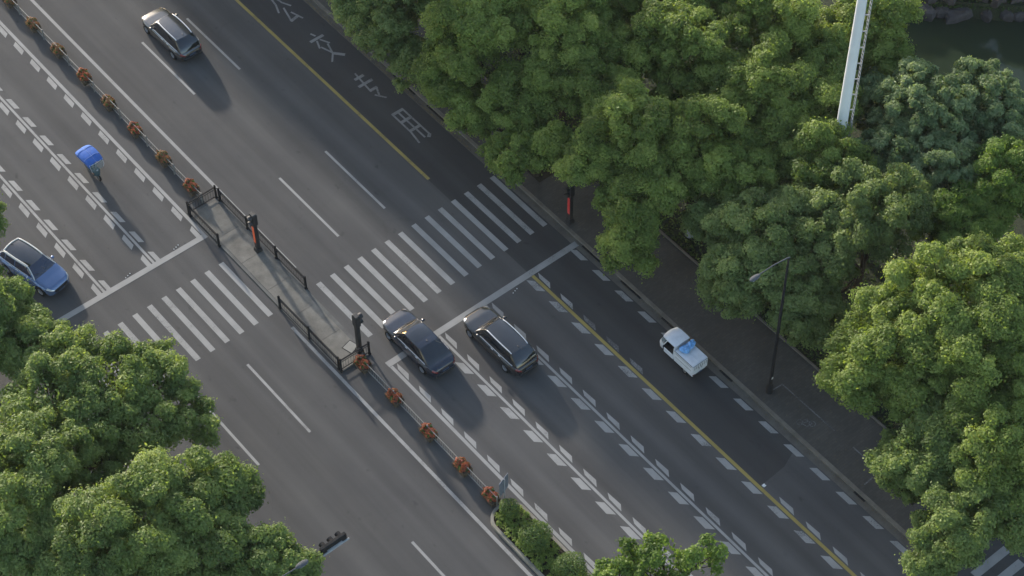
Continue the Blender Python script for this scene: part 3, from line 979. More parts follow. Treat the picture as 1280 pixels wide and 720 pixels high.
# ------------------------------------------------------------------ planted median bed
def bed_outline(inset):
    pts = []
    xl, xr, yt = -1.02 + inset, 1.06 - inset, -17.35 - inset
    cx, r = (xl + xr) / 2, (xr - xl) / 2
    for k in range(13):
        a = PI - PI * k / 12
        pts.append((cx + r * math.cos(a), yt - r * 0.95 + r * 0.95 * math.sin(a)))
    return [(xl, -62.0)] + pts + [(xr, -62.0)]
bo, bi = bed_outline(0), bed_outline(0.17)
kb = MB()
n = len(bo)
vs = [(x, y, 0.0) for x, y in bo] + [(x, y, 0.20) for x, y in bo] + [(x, y, 0.20) for x, y in bi] + [(x, y, 0.05) for x, y in bi]
fs = []
for i in range(n - 1):
    for a in range(3):
        fs.append((a * n + i, a * n + i + 1, (a + 1) * n + i + 1, (a + 1) * n + i))
kb.add(vs, fs)
bed = kb.obj('planted_bed', M['bed_kerb'], kind='structure')
MB().add([(x, y, 0.13) for x, y in bi], [tuple(range(n))]).obj('bed_soil', M['soil'], bed)
def ground_cover():
    rng = np.random.default_rng(21)
    m = 620
    cc = np.stack([rng.uniform(-.78, .82, m), rng.uniform(-30, -17.6, m), np.zeros(m)], 1)
    keep = (cc[:, 1] < -18.3) | (np.abs(cc[:, 0] - .02) < .75 * np.sqrt(np.clip((-17.45 - cc[:, 1]) / .95, 0, 1)))
    cc = cc[keep]; m = len(cc)
    cc[:, 2] = .32 + rng.uniform(-.06, .1, m)
    k = 26
    idx = np.repeat(np.arange(m), k)
    d = rand_dirs(len(idx), rng); d[:, 2] = np.abs(d[:, 2])
    C = cc[idx] + d * rng.uniform(.04, .17, (len(idx), 1))
    T = rng.normal(.55, .18, m)[idx] + rng.normal(0, .12, len(idx))
    me = leaf_mesh('ground_cover', C, d + np.array([0, 0, .5]) + rng.normal(size=d.shape) * .4, .125 * rng.uniform(.7, 1.3, len(idx)), T, M['leaf'], .5, rng)
    o = share('ground_cover', me, None, kind='stuff')
ground_cover()
def ball_shrub(label, x, y, r, h, seed):
    rng = np.random.default_rng(seed)
    t = thing('clipped_shrub', label, 'shrub', (x, y, 0.13), rng.uniform(0, 6), 'clipped ball shrubs in the planted bed')
    n = int(5200 * r * r)
    d = rand_dirs(n, rng)
    lump = 1 + .06 * np.sin(d[:, 0] * 5 + seed) + .05 * np.cos(d[:, 1] * 6 + d[:, 2] * 4)
    C = d * (r * lump * rng.uniform(.82, 1.03, n))[:, None] * np.array([1, 1, .9]) + np.array([0, 0, h])
    C[:, 2] = np.maximum(C[:, 2], .05)
    share('foliage', leaf_mesh('foliage', C, d + rng.normal(size=d.shape) * .45, .085 * rng.uniform(.7, 1.4, n), rng.normal(.5, .2, n), M['leaf_ball'], .6, rng), t)
    s = MB()
    s.tube([(0, 0, -.05), (0, 0, h)], [.05, .04], 6)
    for k in range(6):
        a = k * 1.05
        s.tube([(0, 0, h * .5), (math.cos(a) * r * .6, math.sin(a) * r * .6, h + r * .2)], [.025, .012], 5)
    s.obj('stem', M['bark'], t)
ball_shrub('small round clipped shrub at the tip of the planted bed under the sign', 0.14, -18.15, 0.56, 0.62, 1)
ball_shrub('largest round clipped shrub in the middle of the planted bed', 0.02, -20.4, 0.90, 0.75, 2)
ball_shrub('round clipped shrub cut by the bottom edge of the photo', 0.2, -23.0, 0.88, 0.70, 3)

# ------------------------------------------------------------------ keep-right sign on the bed tip
t = thing('road_sign', 'grey-backed rectangular road sign on a thin post at the tip of the planted bed', 'sign', (0.42, -17.42, 0), 0.33)
MB().tube([(0, 0, 0), (0, 0, 2.35)], 0.035, 8).obj('post', M['grey_metal'], t)
bevel(MB().box((0.02, 0.055, 1.72), (0.86, 0.03, 1.24)).obj('panel', M['sign_back'], t), .01, 1)
fp = MB().box((0.02, 0.076, 1.72), (0.80, 0.008, 1.18)).obj('sign_face', M['sign_blue'], t)
rb = MB()
for z in (1.4, 2.05):
    rb.box((0.02, 0.030, z), (0.30, 0.018, 0.04))
rb.obj('bracket', M['grey_metal'], t)

# ------------------------------------------------------------------ pedestrian signals
def ped_signal(label, loc, rotz, led):
    t = thing('pedestrian_signal', label, 'traffic light', loc, rotz, 'column pedestrian signals')
    MB().box((0, 0, 0.14), (0.38, 0.38, 0.28), taper=.85).obj('base', M['black_plastic'], t)
    bevel(MB().box((0, 0, 1.28), (0.25, 0.25, 2.1)).obj('column', M['black_plastic'], t), .03, 2)
    if led:
        MB().box((0.128, 0, 1.48), (0.02, 0.19, 1.36)).obj('led_strip', led, t)
        MB().box((0, -0.128, 1.48), (0.17, 0.02, 1.30)).obj('led_strip', led, t)
    bevel(MB().box((0, 0, 2.74), (0.32, 0.40, 0.84)).obj('signal_head', M['black_plastic'], t), .03, 2)
    for z, mt in ((2.95, M['redlens']), (2.52, M['darklens'])):
        MB().lathe((0.163, 0, z), [(0.0, 0.012), (0.13, 0.008), (0.15, 0.0)], 18, axis='X').obj('lens', mt, t)
        v = MB()
        rows = []
        for s in (0.16, 0.36):
            rows.append([(s, 0.165 * math.cos(a), z + 0.165 * math.sin(a)) for a in np.linspace(-.3, PI + .3, 13)])
        v.grid(rows)
        v.grid([[(x, y * .95, z + (zz - z) * .95) for x, y, zz in r] for r in rows], flip=True)
        v.obj('visor', M['black_plastic'], t)
    MB().box((0, 0, 3.18), (0.30, 0.36, 0.05), taper=.8).obj('cap', M['black_plastic'], t)
    return t
ped_signal('black signal column with an orange light strip on the right edge of the refuge island', (0.42, 5.2, 0.1), PI, M['orange'])
ped_signal('unlit black signal column at the near end of the refuge island', (0.55, -4.45, 0.1), 0.0, None)
ped_signal('black signal column with a red light strip on the right pavement by the zebra crossing', (15.72, -4.7, 0.12), PI, M['redled'])

# ------------------------------------------------------------------ street lamps
def street_lamp(label, loc, rotz):
    t = thing('street_lamp', label, 'street lamp', loc, rotz, 'street lamps along the kerbs')
    MB().lathe((0, 0, 0), [(0.19, 0), (0.19, .5), (0.15, .6), (0.12, .75)], 12).obj('base', M['iron'], t)
    MB().tube([(0, 0, .6), (0, 0, 6), (0, 0, 11.45)], [0.105, 0.085, 0.055], 12).obj('pole', M['iron'], t)
    MB().tube([(0.10, 0, 11.40), (-.05, 0, 11.5), (-1.1, 0, 11.72), (-2.1, 0.02, 11.72)], [.035, .035, .033, .03], 8).obj('arm', M['lamp_grey'], t)
    h = MB()
    rows = []
    for s, wv, hv in ((0, .05, .04), (.06, .10, .06), (.22, .15, .075), (.45, .155, .07), (.60, .115, .05), (.66, .04, .025)):
        rows.append([(-2.05 - s, wv * math.cos(a), 11.72 + hv * math.sin(a)) for a in np.linspace(0, 2 * PI, 13)])
    h.grid(rows)
    hd = h.obj('lamp_head', M['lamp_grey'], t)
    MB().box((-2.40, 0, 11.632), (.32, .2, .02)).obj('lens', M['litter'], hd)
    MB().box((-.02, -0.10, 1.35), (.10, .012, .16)).obj('number_plate', M['litter'], t)
    return t
lampA = street_lamp('black street lamp on the right pavement, its grey head reaching over the kerb', (16.15, -21.06, 0.12), 0.0)
copy_thing(lampA, (16.7, 14.65, 0.12), 0.0, 'black street lamp post in the dark trees at the top of the photo')
copy_thing(lampA, (-15.8, -20.05, 0.12), PI - 0.04, 'street lamp whose grey head shows above the leaves beside the overhead traffic light')

# ------------------------------------------------------------------ overhead signal on a mast arm, bottom left
t = thing('overhead_signal', 'three-lens black traffic light on a pale arm over the left carriageway', 'traffic light', (-16.0, -16.95, 0.12))
MB().tube([(0, 0, 0), (0, 0, 3), (0, 0, 6.1)], [.17, .15, .12], 14).obj('pole', M['grey_metal'], t)
MB().tube([(0, 0, 5.28), (4.0, 0, 5.42), (7.05, 0, 5.46)], [.09, .07, .05], 10).obj('arm', M['grey_metal'], t)
bx = MB().box((6.22, 0.17, 5.62), (1.52, 0.20, 0.46)).obj('signal_head', M['iron'], t)
bevel(bx, .03, 2)
for k, mt in enumerate((M['redlens'], M['darklens'], M['darklens'])):
    cx = 5.74 + k * .48
    v = MB()
    rows = []
    for s in (0.27, 0.52):
        rows.append([(cx + 0.15 * math.cos(a), s, 5.62 + 0.15 * math.sin(a)) for a in np.linspace(-.5, PI + .5, 15)])
    v.grid(rows)
    v.grid([[(cx + (x - cx) * .95, y, 5.62 + (z - 5.62) * .95) for x, y, z in r] for r in rows], flip=True)
    v.obj('visor', M['iron'], t)
    c = MB()
    c.add([(cx + .135 * math.cos(a), .275, 5.62 + .135 * math.sin(a)) for a in np.linspace(0, 2 * PI, 17)[:-1]], [tuple(range(16))])
    c.obj('lens', mt, t)
MB().box((6.22, 0.05, 5.50), (.9, .10, .08)).obj('bracket', M['grey_metal'], t)

# ------------------------------------------------------------------ tall white mast with ladder
t = thing('mast', 'tall white tapering mast with a ladder standing among the park trees', 'mast', (27.75, -13.83, 0))
MB().tube([(0, 0, 0), (0, 0, 12), (0, 0, 32)], [.34, .29, .20], 20).obj('pole', M['mast'], t)
MB().lathe((0, 0, 0), [(0.6, 0), (0.6, .06), (.4, .08), (.36, .4)], 20).obj('base_flange', M['grey_metal'], t)
lad_m = MB()
for sgn in (-.17, .17):
    lad_m.tube([(0.56, sgn, 2.5), (0.44, sgn, 31.5)], .02, 6)
lad_o = lad_m.mesh('ladder', M['grey_metal'])
lad = share('ladder', lad_o, t, rot=(0, 0, math.radians(-36)))
rung = MB().box((0, 0, 0), (.028, .36, .028)).mesh('rung', M['grey_metal'])
clampm = MB().box((-.12, 0, 0), (.34, .06, .05)).mesh('ladder_clamp', M['grey_metal'])
for i in range(95):
    z = 2.7 + i * .3
    x = 0.56 - .12 * (z - 2.5) / 29
    share('rung', rung, lad, (x, 0, z))
    if i % 4 == 0:
        share('ladder_clamp', clampm, lad, (x, 0, z + .1))
# scrap of white plastic on the yellow line
m = MB()
rows = []
for i in range(5):
    rows.append([((j - 2) * .045 + .015 * math.sin(i * 3 + j), (i - 2) * .045, .035 + .03 * math.sin(i * 2.1 + j * 1.7) * (0 < i < 4)) for j in range(5)])
m.grid(rows)
o = m.obj('litter', M['litter']); o.location = (11.72, -25.3, 0.012)
tag(o, 'crumpled white plastic scrap lying on the yellow bus lane line', 'litter')

# ------------------------------------------------------------------ passenger cars
def lerp_tab(tab, s):
    for (a, va), (b, vb) in zip(tab, tab[1:]):
        if s <= b:
            k = (s - a) / (b - a)
            k = k * k * (3 - 2 * k) * 0.5 + k * 0.5
            return va + (vb - va) * k
    return tab[-1][1]

def make_car(label, loc, rotz, paint, L=4.85, W=1.88, H=1.50, style='sedan', roof_mat=None, rail_mat=None, glass=None, group='cars on the road'):
    glass = glass or M['glass']
    roof_mat = roof_mat or paint
    t = thing('car', label, 'car', loc, rotz, group)
    suv = style == 'suv'
    zb = 1.02 if suv else 0.92
    WID = [(0, .50), (.012, .67), (.04, .83), (.10, .94), (.2, .985), (.35, 1.0), (.72, 1.0), (.86, .975), (.94, .90), (.985, .76), (1, .58)]
    TOP = [(0, .60), (.012, .70), (.05, .825), (.14, .895), (.27, zb), (.5, zb + .01), (.8, zb + .05), (.93, zb + .04), (.985, zb - .05), (1, zb - .22)]
    BOT = [(0, .36), (.02, .24), (.1, .21), (.9, .23), (.98, .30), (1, .45)]
    RW = 0.345 if suv else 0.33
    yw = (L / 2 - L * .185, -(L / 2 - L * .20))
    SEC = [(.90, 0.0), (.97, .10), (.995, .30), (1.0, .52), (.985, .76), (.955, .885), (.88, .955), (.70, .99), (.36, 1.012), (0, 1.02)]
    def sec_pt(s, u, off=0.0):
        y = L / 2 - s * L
        w = W / 2 * lerp_tab(WID, s)
        top = lerp_tab(TOP, s)
        bot = lerp_tab(BOT, s)
        arch = 0
        for q in yw:
            d = (y - q) / (RW + .06)
            if abs(d) < 1:
                arch = max(arch, (RW + .06) * math.sqrt(1 - d * d) + RW)
        k = u * (len(SEC) - 1)
        i = min(int(k), len(SEC) - 2)
        f = k - i
        wx = SEC[i][0] + (SEC[i + 1][0] - SEC[i][0]) * f
        hz = SEC[i][1] + (SEC[i + 1][1] - SEC[i][1]) * f
        z = bot + (top - bot) * hz
        if arch and u < .55:
            z = max(z, arch + .02 * u * 5)
            z = min(z, bot + (top - bot) * .8)
        return Vector((wx * w, y, z))
    def surf(s, u, off=0.0, side=1):
        p = sec_pt(s, u)
        if off:
            e = 1e-3
            du = sec_pt(s, min(1, u + e)) - sec_pt(s, max(0, u - e))
            ds = sec_pt(min(1, s + e), u) - sec_pt(max(0, s - e), u)
            nrm = du.cross(ds)
            if nrm.length > 1e-9:
                nrm.normalize()
                if nrm.x + nrm.z < 0:
                    nrm = -nrm
                p = p + nrm * off
        return (p.x * side, p.y, p.z)
    st = sorted(set([0, .006, .015, .03, .05, .08, .11] + [i / 46 for i in range(5, 44)] + [.95, .965, .98, .99, 1.0]))
    us = [i / 27 for i in range(28)]
    m = MB()
    P_ = []
    for s in st:
        row = [surf(s, u, 0, 1) for u in us] + [surf(s, u, 0, -1) for u in reversed(us[:-1])]
        P_.append(row)
    m.grid(P_, flip=True)
    for row, rev in ((P_[0], False), (P_[-1], True)):
        idx = list(range(len(row)))
        m.add(row, [tuple(reversed(idx)) if rev else tuple(idx)], False)
    m.box((0, 0, .30), (W * .82, L * .9, .12))
    m.obj('body', paint, t)
    def patch(name, s0, s1, u0, u1, mat, off=.006, sides=(1, -1), par=None, ns=7, nu=5, label=None):
        res = []
        for sd_ in sides:
            q = MB()
            q.grid([[surf(s0 + (s1 - s0) * i / ns, u0 + (u1 - u0) * j / nu, off, sd_) for j in range(nu + 1)] for i in range(ns + 1)], flip=sd_ > 0)
            res.append(q.obj(name, mat, par or t))
        return res
    # bonnet, grille, lamps, sills
    q = MB()
    rows = []
    for i in range(11):
        s = .045 + (.255 - .045) * i / 10
        rows.append([surf(s, 0.74 + .26 * j / 6, .009, 1) for j in range(7)] + [surf(s, 1 - .26 * j / 6, .009, -1) for j in range(1, 7)])
    q.grid(rows, flip=True)
    q.obj('bonnet', paint, t)
    patch('headlight', .006, .075, .50, .68, M['headlamp'], .012)
    patch('tail_light', .955, .998, .45, .66, M['taillamp'], .012)
    patch('sill', .20, .80, .02, .14, M['black_plastic'], .008, ns=16)
    gq = MB().box((0, L / 2 + .004, .52), (.95, .03, .22))
    for k in range(4):
        gq.box((0, L / 2 + .022, .44 + k * .05), (.9, .012, .012))
    gq.obj('grille', M['black_plastic'], t)
    MB().box((0, L / 2 + .026, .40), (.44, .012, .13)).obj('number_plate', M['plate'], t)
    MB().box((0, -L / 2 - .006, .62), (.44, .014, .13)).obj('number_plate', M['plate'], t)
    bevel(MB().box((0, -L / 2 + .02, .40), (W * .68, .08, .16)).obj('rear_bumper', M['black_plastic'], t), .02, 1)
    # cabin
    if style == 'sedan':
        sa, sb, sc_, sd2 = .265, .425, .70, .90
    elif style == 'suv':
        sa, sb, sc_, sd2 = .27, .41, .86, .955
    else:
        sa, sb, sc_, sd2 = .27, .40, .84, .965
    wr0 = W / 2 * (.68 if not suv else .70)
    def cab(s):
        zt = lerp_tab(TOP, s)
        if s <= sb:
            k = (s - sa) / (sb - sa)
            h = k ** .88
        elif s <= sc_:
            h = 1.0
        else:
            k = (sd2 - s) / (sd2 - sc_)
            h = max(0, k) ** .8
        mid = (sb + sc_) / 2
        crownz = -.035 * ((s - mid) / (sc_ - sb) * 2) ** 2 if sb < s < sc_ else -.035
        zr = zt - .02 + (H + crownz - zt + .02) * h
        wb = W / 2 * lerp_tab(WID, s) * .90
        kk = (s - (sb + sc_) / 2) / ((sd2 - sa) / 2)
        wr = wr0 * (1 - .17 * kk * kk)
        wt = wb + (wr - wb) * min(1, h)
        return zt, zr, wb, wt, h
    def cab_pt(s, v, side, off=0.0):
        """v 0..1 up the side from the belt to the roof edge, 1..2 across to the centre line"""
        zt, zr, wb, wt, h = cab(s)
        y = L / 2 - s * L
        if v <= 1:
            bul = .035 * math.sin(PI * v) * min(1, h)
            x = wb + (wt - wb) * v + bul
            z = zt - .03 + (zr - .015 - zt + .03) * v
            return (side * (x + off), y, z)
        k = v - 1
        x = wt * (1 - k)
        z = zr - .015 + (.015 + .05 * min(1, h)) * math.sin(k * PI / 2)
        bow = .10 * (1 - (1 - k) ** 2)
        if s < sb:
            y += bow * (1 if s > sa else 1)
        elif s > sc_:
            y -= bow * .6
        else:
            e = (sc_ - s) / (sc_ - sb)
            y += bow * max(0, e * 2 - 1) - bow * .6 * max(0, 1 - e * 2)
        return (side * x, y, z + off)
    def top_strip(name, s0, s1, mat, n, off=0.0):
        q = MB()
        rows = []
        for i in range(n + 1):
            s = s0 + (s1 - s0) * i / n
            rows.append([cab_pt(s, 1 + j / 7, 1, off) for j in range(8)] + [cab_pt(s, 2 - j / 7, -1, off) for j in range(1, 8)])
        q.grid(rows, flip=True)
        return q.obj(name, mat, t)
    top_strip('windscreen', sa, sb, glass, 9)
    top_strip('roof', sb, sc_, roof_mat, 14)
    top_strip('rear_window', sc_, sd2, glass, 9)
    def side_strip(name, s0, s1, v0, v1, mat, n, off, side):
        q = MB()
        rows = []
        for i in range(n + 1):
            s = s0 + (s1 - s0) * i / n
            rows.append([cab_pt(s, v0 + (v1 - v0) * j / 5, side, off) for j in range(6)])
        q.grid(rows, flip=side > 0)
        return q.obj(name, mat, t)
    for side in (1, -1):
        side_strip('cabin_side', sa, sd2, 0, 1, paint, 30, 0, side)
        mid = (sb + sc_) / 2 - .01
        cuts = [(sa + .075, mid - .008), (mid + .008, sc_ - .06 if style != 'sedan' else sc_ - .015)]
        if style != 'sedan':
            cuts.append((sc_ - .045, sd2 - .055))
        else:
            cuts.append((sc_ - .005, sd2 - .085))
        for c0, c1 in cuts:
            side_strip('side_window', c0, c1, .14, .90, glass, 8, .007, side)
        # pillars and bright trim
        q = MB()
        q.tube([cab_pt(sa + (sb - sa) * k / 6, 1.02, side) for k in range(7)] + [cab_pt(sb + (sc_ - sb) * k / 12, 1.0, side) for k in range(1, 13)] + [cab_pt(sc_ + (sd2 - sc_) * k / 6, 1.02, side) for k in range(1, 7)], .024, 6)
        q.obj('roof_pillar', rail_mat if (rail_mat and rail_mat is not M['chrome']) else paint, t)
        q = MB()
        q.tube([cab_pt(sa + .05 + (sd2 - sa - .11) * k / 14, .10, side, .012) for k in range(15)], .018, 5)
        q.obj('window_trim', M['chrome'], t)
        if rail_mat:
            q = MB()
            q.tube([cab_pt(sb + .015 + (sc_ - sb - .02) * k / 12, 1.06, side, .0 if k in (0, 12) else .04) for k in range(13)], .045 if rail_mat is M['white_trim'] else .032, 6)
            q.obj('roof_rail', rail_mat, t)
        # doors with handles
        for a, b in ((sa + .06, mid - .003), (mid + .003, .735)):
            dr = patch('door', a, b, .14, .66, paint, .006, (side,), ns=12, nu=8)[0]
            hp = surf(b - .035, .60, .02, side)
            MB().box((hp[0], hp[1] + .0, hp[2]), (.03, .19, .028)).obj('handle', M['chrome'], dr)
        # mirror
        mp = cab_pt(sa + .075, .22, side, .10)
        q = MB()
        rows = []
        for yy, kx, kz in ((-.09, .6, .6), (-.05, 1, 1), (.03, .95, .9), (.09, .4, .45)):
            rows.append([(mp[0] + side * .03 + .115 * kx * math.cos(a), mp[1] + yy, mp[2] + .06 + .075 * kz * math.sin(a)) for a in np.linspace(0, 2 * PI, 11)])
        q.grid(rows)
        q.add(rows[0][:-1], [tuple(range(10))]); q.add(rows[-1][:-1], [tuple(reversed(range(10)))])
        q.tube([(mp[0] - side * .12, mp[1], mp[2] + .0), (mp[0], mp[1], mp[2] + .03)], .022, 5)
        q.obj('wing_mirror', roof_mat if roof_mat is M['white_trim'] else paint, t)
        # wheels
        for yq in yw:
            wc = bpy.data.objects.new('wheel', MB().lathe((0, 0, 0), [(RW * .62, -.10), (RW * .93, -.112), (RW, -.08), (RW, .08), (RW * .93, .112), (RW * .62, .10)], 24, axis='X').mesh('wheel', M['rubber']))
            link(wc, t); wc.location = (side * (W / 2 - .115), yq, RW)
            rm = MB().lathe((0, 0, 0), [(RW * .63, .10), (RW * .6, .085), (RW * .55, .05), (.02, .05)], 20, axis='X')
            for k in range(5):
                a = k * 2 * PI / 5
                rm.tube([(.075, .05 * math.cos(a), .05 * math.sin(a)), (.085, RW * .58 * math.cos(a), RW * .58 * math.sin(a))], [.04, .026], 5)
            ro = rm.obj('rim', M['alloy'], wc)
            if side < 0:
                ro.rotation_euler = (0, 0, PI)
    if rail_mat is M['white_trim']:
        q = MB()
        q.tube([cab_pt(sc_ - .004, 1.06 + .94 * k / 8, 1, .028) for k in range(9)] + [cab_pt(sc_ - .004, 2 - .94 * k / 8, -1, .028) for k in range(1, 9)], .045, 6)
        q.obj('rear_roof_rim', rail_mat, t)
    # wipers, aerial fin
    q = MB()
    for x0, x1 in ((-.55, .05), (0.0, .58)):
        a = cab_pt(sa + .012, 1 + .3, -1 if x0 < 0 else 1, .018)
        q.tube([(x0, L / 2 - (sa - .005) * L + .06, cab(sa)[1] + .045), (x1, L / 2 - (sa + .028) * L + .04, cab(sa + .028)[1] + .075)], .011, 5)
    q.obj('wiper', M['black_plastic'], t)
    q = MB()
    fy = L / 2 - (sc_ - .03) * L
    fz = cab(sc_ - .03)[1] + .04
    q.add([(-.025, fy + .13, fz), (.025, fy + .13, fz), (.025, fy - .08, fz), (-.025, fy - .08, fz), (0, fy - .07, fz + .075)], [(0, 1, 4), (1, 2, 4), (2, 3, 4), (3, 0, 4)])
    q.obj('aerial_fin', M['black_plastic'], t)
    if style == 'sedan' and roof_mat is paint:
        top_strip('sunroof', sb + .05, sb + .19, glass, 6, .006)
    return t

make_car('dark grey car alone in the upper lanes beyond the right zebra crossing', (6.28, 23.05, 0), 0.0, M['car_grey'], 4.85, 1.90, 1.56, 'wagon', rail_mat=M['chrome'])
make_car('blue-black car crossing the right stop line next to the refuge island', (3.25, -6.35, 0), 0.0, M['car_navy'], 4.95, 1.90, 1.50, 'sedan')
make_car('long black car with chrome roof rails just behind the right stop line', (6.85, -9.15, 0), 0.0, M['car_black'], 5.05, 1.92, 1.53, 'wagon', rail_mat=M['chrome'])
make_car('steel blue car with white roof rails, turned slightly, near the left stop line', (-10.45, 12.0, 0), PI + 0.23, M['car_blue'], 4.45, 1.88, 1.54, 'suv', roof_mat=M['glass'], rail_mat=M['white_trim'], glass=M['glass_blue'])

# ------------------------------------------------------------------ white three-wheeled cargo truck
t = thing('cargo_truck', 'small white box-backed cargo truck in the bus lane with a blue bag on its lid', 'truck', (13.98, -16.3, 0), 0.0)
t.scale = (1.0, .98, 1.0)
TW = 1.12
MB().box((0, -.05, .36), (TW * .8, 2.5, .10)).obj('chassis', M['black_plastic'], t)
# cargo box
cb = MB().box((0, -.72, .82), (TW, 1.55, .86))
bevel(cb.obj('cargo_box', M['white_gel'], t), .025, 2)
q = MB()
for x in (-.3, .3):
    q.box((x, -.72, 1.262), (.50, 1.44, .025))
q.box((0, -.72, 1.262), (.06, 1.50, .03))
bevel(q.obj('lid', M['white_gel'], t), .01, 1)
for x in (-.275, .275):
    d = MB().box((x, -1.503, .82), (.50, .02, .70)).obj('rear_door', M['white_gel'], t)
    MB().box((x * .35, -1.523, .84), (.04, .025, .16)).obj('handle', M['grey_metal'], d)
q = MB()
for sx in (-1, 1):
    q.box((sx * (TW / 2 + .004), -.72, .82), (.012, 1.3, .05))
    q.box((sx * (TW / 2 + .004), -.72, 1.12), (.012, 1.3, .04))
q.obj('side_rib', M['grey_metal'], t)
q = MB()
for sx in (-1, 1):
    q.box((sx * (TW / 2 + .003), -.72, 1.238), (.010, 1.5, .018))
    q.box((sx * .30 + sx * .272, -.72, 1.268), (.012, 1.44, .022))
q.box((0, -1.512, 1.238), (1.08, .012, .018))
for k in range(7):
    q.box((-.42 + k * .14, -1.518, 1.02), (.022, .014, .24))
q.box((0, -1.52, .46), (1.06, .03, .09))
q.obj('trim', M['black_plastic'], t)
MB().box((0, -1.54, .50), (.30, .012, .11)).obj('number_plate', M['plate'], t)
# cab shell: front cowl, roof, pillars, seat
def cab_row(z, hw, y):
    n = 12
    return [(hw * math.copysign(abs(math.cos(a)) ** .55, math.cos(a)), y - .42 + .42 * abs(math.sin(a)) ** .7, z) for a in np.linspace(PI, 0, n + 1)]
q = MB()
q.grid([cab_row(.30, .40, 1.42), cab_row(.42, .50, 1.46), cab_row(.75, .54, 1.46), cab_row(.98, .53, 1.34)])
q.grid([[(x * .97, y - .03, z) for x, y, z in r] for r in (cab_row(.30, .40, 1.42), cab_row(.42, .50, 1.46), cab_row(.75, .54, 1.46), cab_row(.98, .53, 1.34))], flip=True)
q.obj('front_cowl', M['white_gel'], t)
q = MB()
q.grid([cab_row(.985, .525, 1.33), cab_row(1.25, .52, 1.20), cab_row(1.52, .50, 1.06)])
q.obj('windscreen', M['screen'], t)
q = MB()
for sx in (-1, 1):
    q.tube([(sx * .53, .92, .96), (sx * .52, .80, 1.25), (sx * .50, .66, 1.54)], .03, 6)
    q.tube([(sx * .53, .14, .42), (sx * .53, .12, 1.0), (sx * .50, .10, 1.54)], .035, 6)
q.obj('roof_pillar', M['white_gel'], t)
q = MB()
rows = []
for y, hw, z in ((1.10, .44, 1.50), (1.04, .51, 1.55), (.7, .545, 1.575), (.2, .545, 1.575), (.02, .53, 1.555)):
    rows.append([(hw * k, y + .06 * (1 - k * k) * (y > .9), z + .03 * (1 - k * k)) for k in np.linspace(-1, 1, 9)])
q.grid(rows)
q.grid([[(x, y, z - .05) for x, y, z in r] for r in rows], flip=True)
for j in (0, 8):
    q.grid([[r[j], (r[j][0], r[j][1], r[j][2] - .05)] for r in rows], smooth=False)
for i in (0, -1):
    q.grid([[p, (p[0], p[1], p[2] - .05)] for p in rows[i]], smooth=False)
q.obj('cab_roof', M['white_gel'], t)
MB().box((0, .095, .98), (1.04, .04, 1.1)).obj('cab_back', M['white_gel'], t)
for sx in (-1, 1):
    bevel(MB().box((sx * .535, .52, .56), (.035, .78, .36)).obj('door', M['white_gel'], t), .02, 1)
MB().box((0, .6, .42), (1.0, 1.0, .05)).obj('cab_floor', M['black_plastic'], t)
q = MB().box((0, .38, .62), (.86, .40, .16)).box((0, .17, .92), (.86, .10, .5))
bevel(q.obj('seat', M['seat'], t), .04, 2)
q = MB().tube([(0, 1.12, .75), (0, .98, 1.02)], .025, 6).tube([(-.30, .94, 1.04), (0, .98, 1.02), (.30, .94, 1.04)], .018, 6)
q.obj('handlebar', M['black_plastic'], t)
for sx in (-1, 1):
    q = MB().tube([(sx * .50, .90, 1.1), (sx * .58, .92, 1.18)], .02, 5)
    q.box((sx * .59, .92, 1.2), (.09, .05, .12))
    bevel(q.obj('wing_mirror', M['grey_metal'], t), .012, 1)
    o = MB().lathe((0, 0, 0), [(0, .012), (.07, .0)], 14, axis='X').obj('headlight', M['headlamp'], t)
    o.location = (sx * .33, 1.40, .66); o.rotation_euler = (0, 0, PI / 2)
    MB().box((sx * .47, -1.505, .50), (.14, .03, .08)).obj('tail_light', M['taillamp'], t)
wheel = MB().lathe((0, 0, 0), [(.13, -.055), (.25, -.065), (.28, -.04), (.28, .04), (.25, .065), (.13, .055)], 20, axis='X').mesh('wheel', M['rubber'])
hub = MB().lathe((0, 0, 0), [(.14, .055), (.12, .04), (.02, .06)], 14, axis='X').lathe((0, 0, 0), [(.02, -.06), (.12, -.04), (.14, -.055)], 14, axis='X').mesh('rim', M['alloy'])
for x, y in ((0, 1.12), (-.49, -.85), (.49, -.85)):
    w_ = share('wheel', wheel, t, (x, y, .28))
    share('rim', hub, w_)
# blue bag on the lid
rng = np.random.default_rng(4)
q = MB()
def blob(cx, cy, cz, rx, ry, rz, ph):
    rows = []
    for i in range(9):
        th = PI * i / 8
        row = []
        for j in range(15):
            a = 2 * PI * j / 14
            r = 1 + .14 * math.sin(3 * a + ph) * math.sin(th) + .12 * math.sin(2 * th * 2 + ph * 2 + a)
            row.append((cx + rx * r * math.cos(a) * math.sin(th), cy + ry * r * math.sin(a) * math.sin(th), max(0.0, cz + rz * r * math.cos(th))))
        rows.append(row)
    q.grid(rows, flip=True)
blob(-.12, 0, .13, .36, .27, .16, .4)
blob(.30, .02, .12, .28, .22, .16, 2.0)
blob(.48, .12, .2, .12, .10, .12, 1.0)
o = q.obj('plastic_bag', M['blue_bag']); o.location = (14.02, -16.63, 1.280)
tag(o, 'crumpled blue plastic bag lying on the lid of the white cargo truck', 'bag')

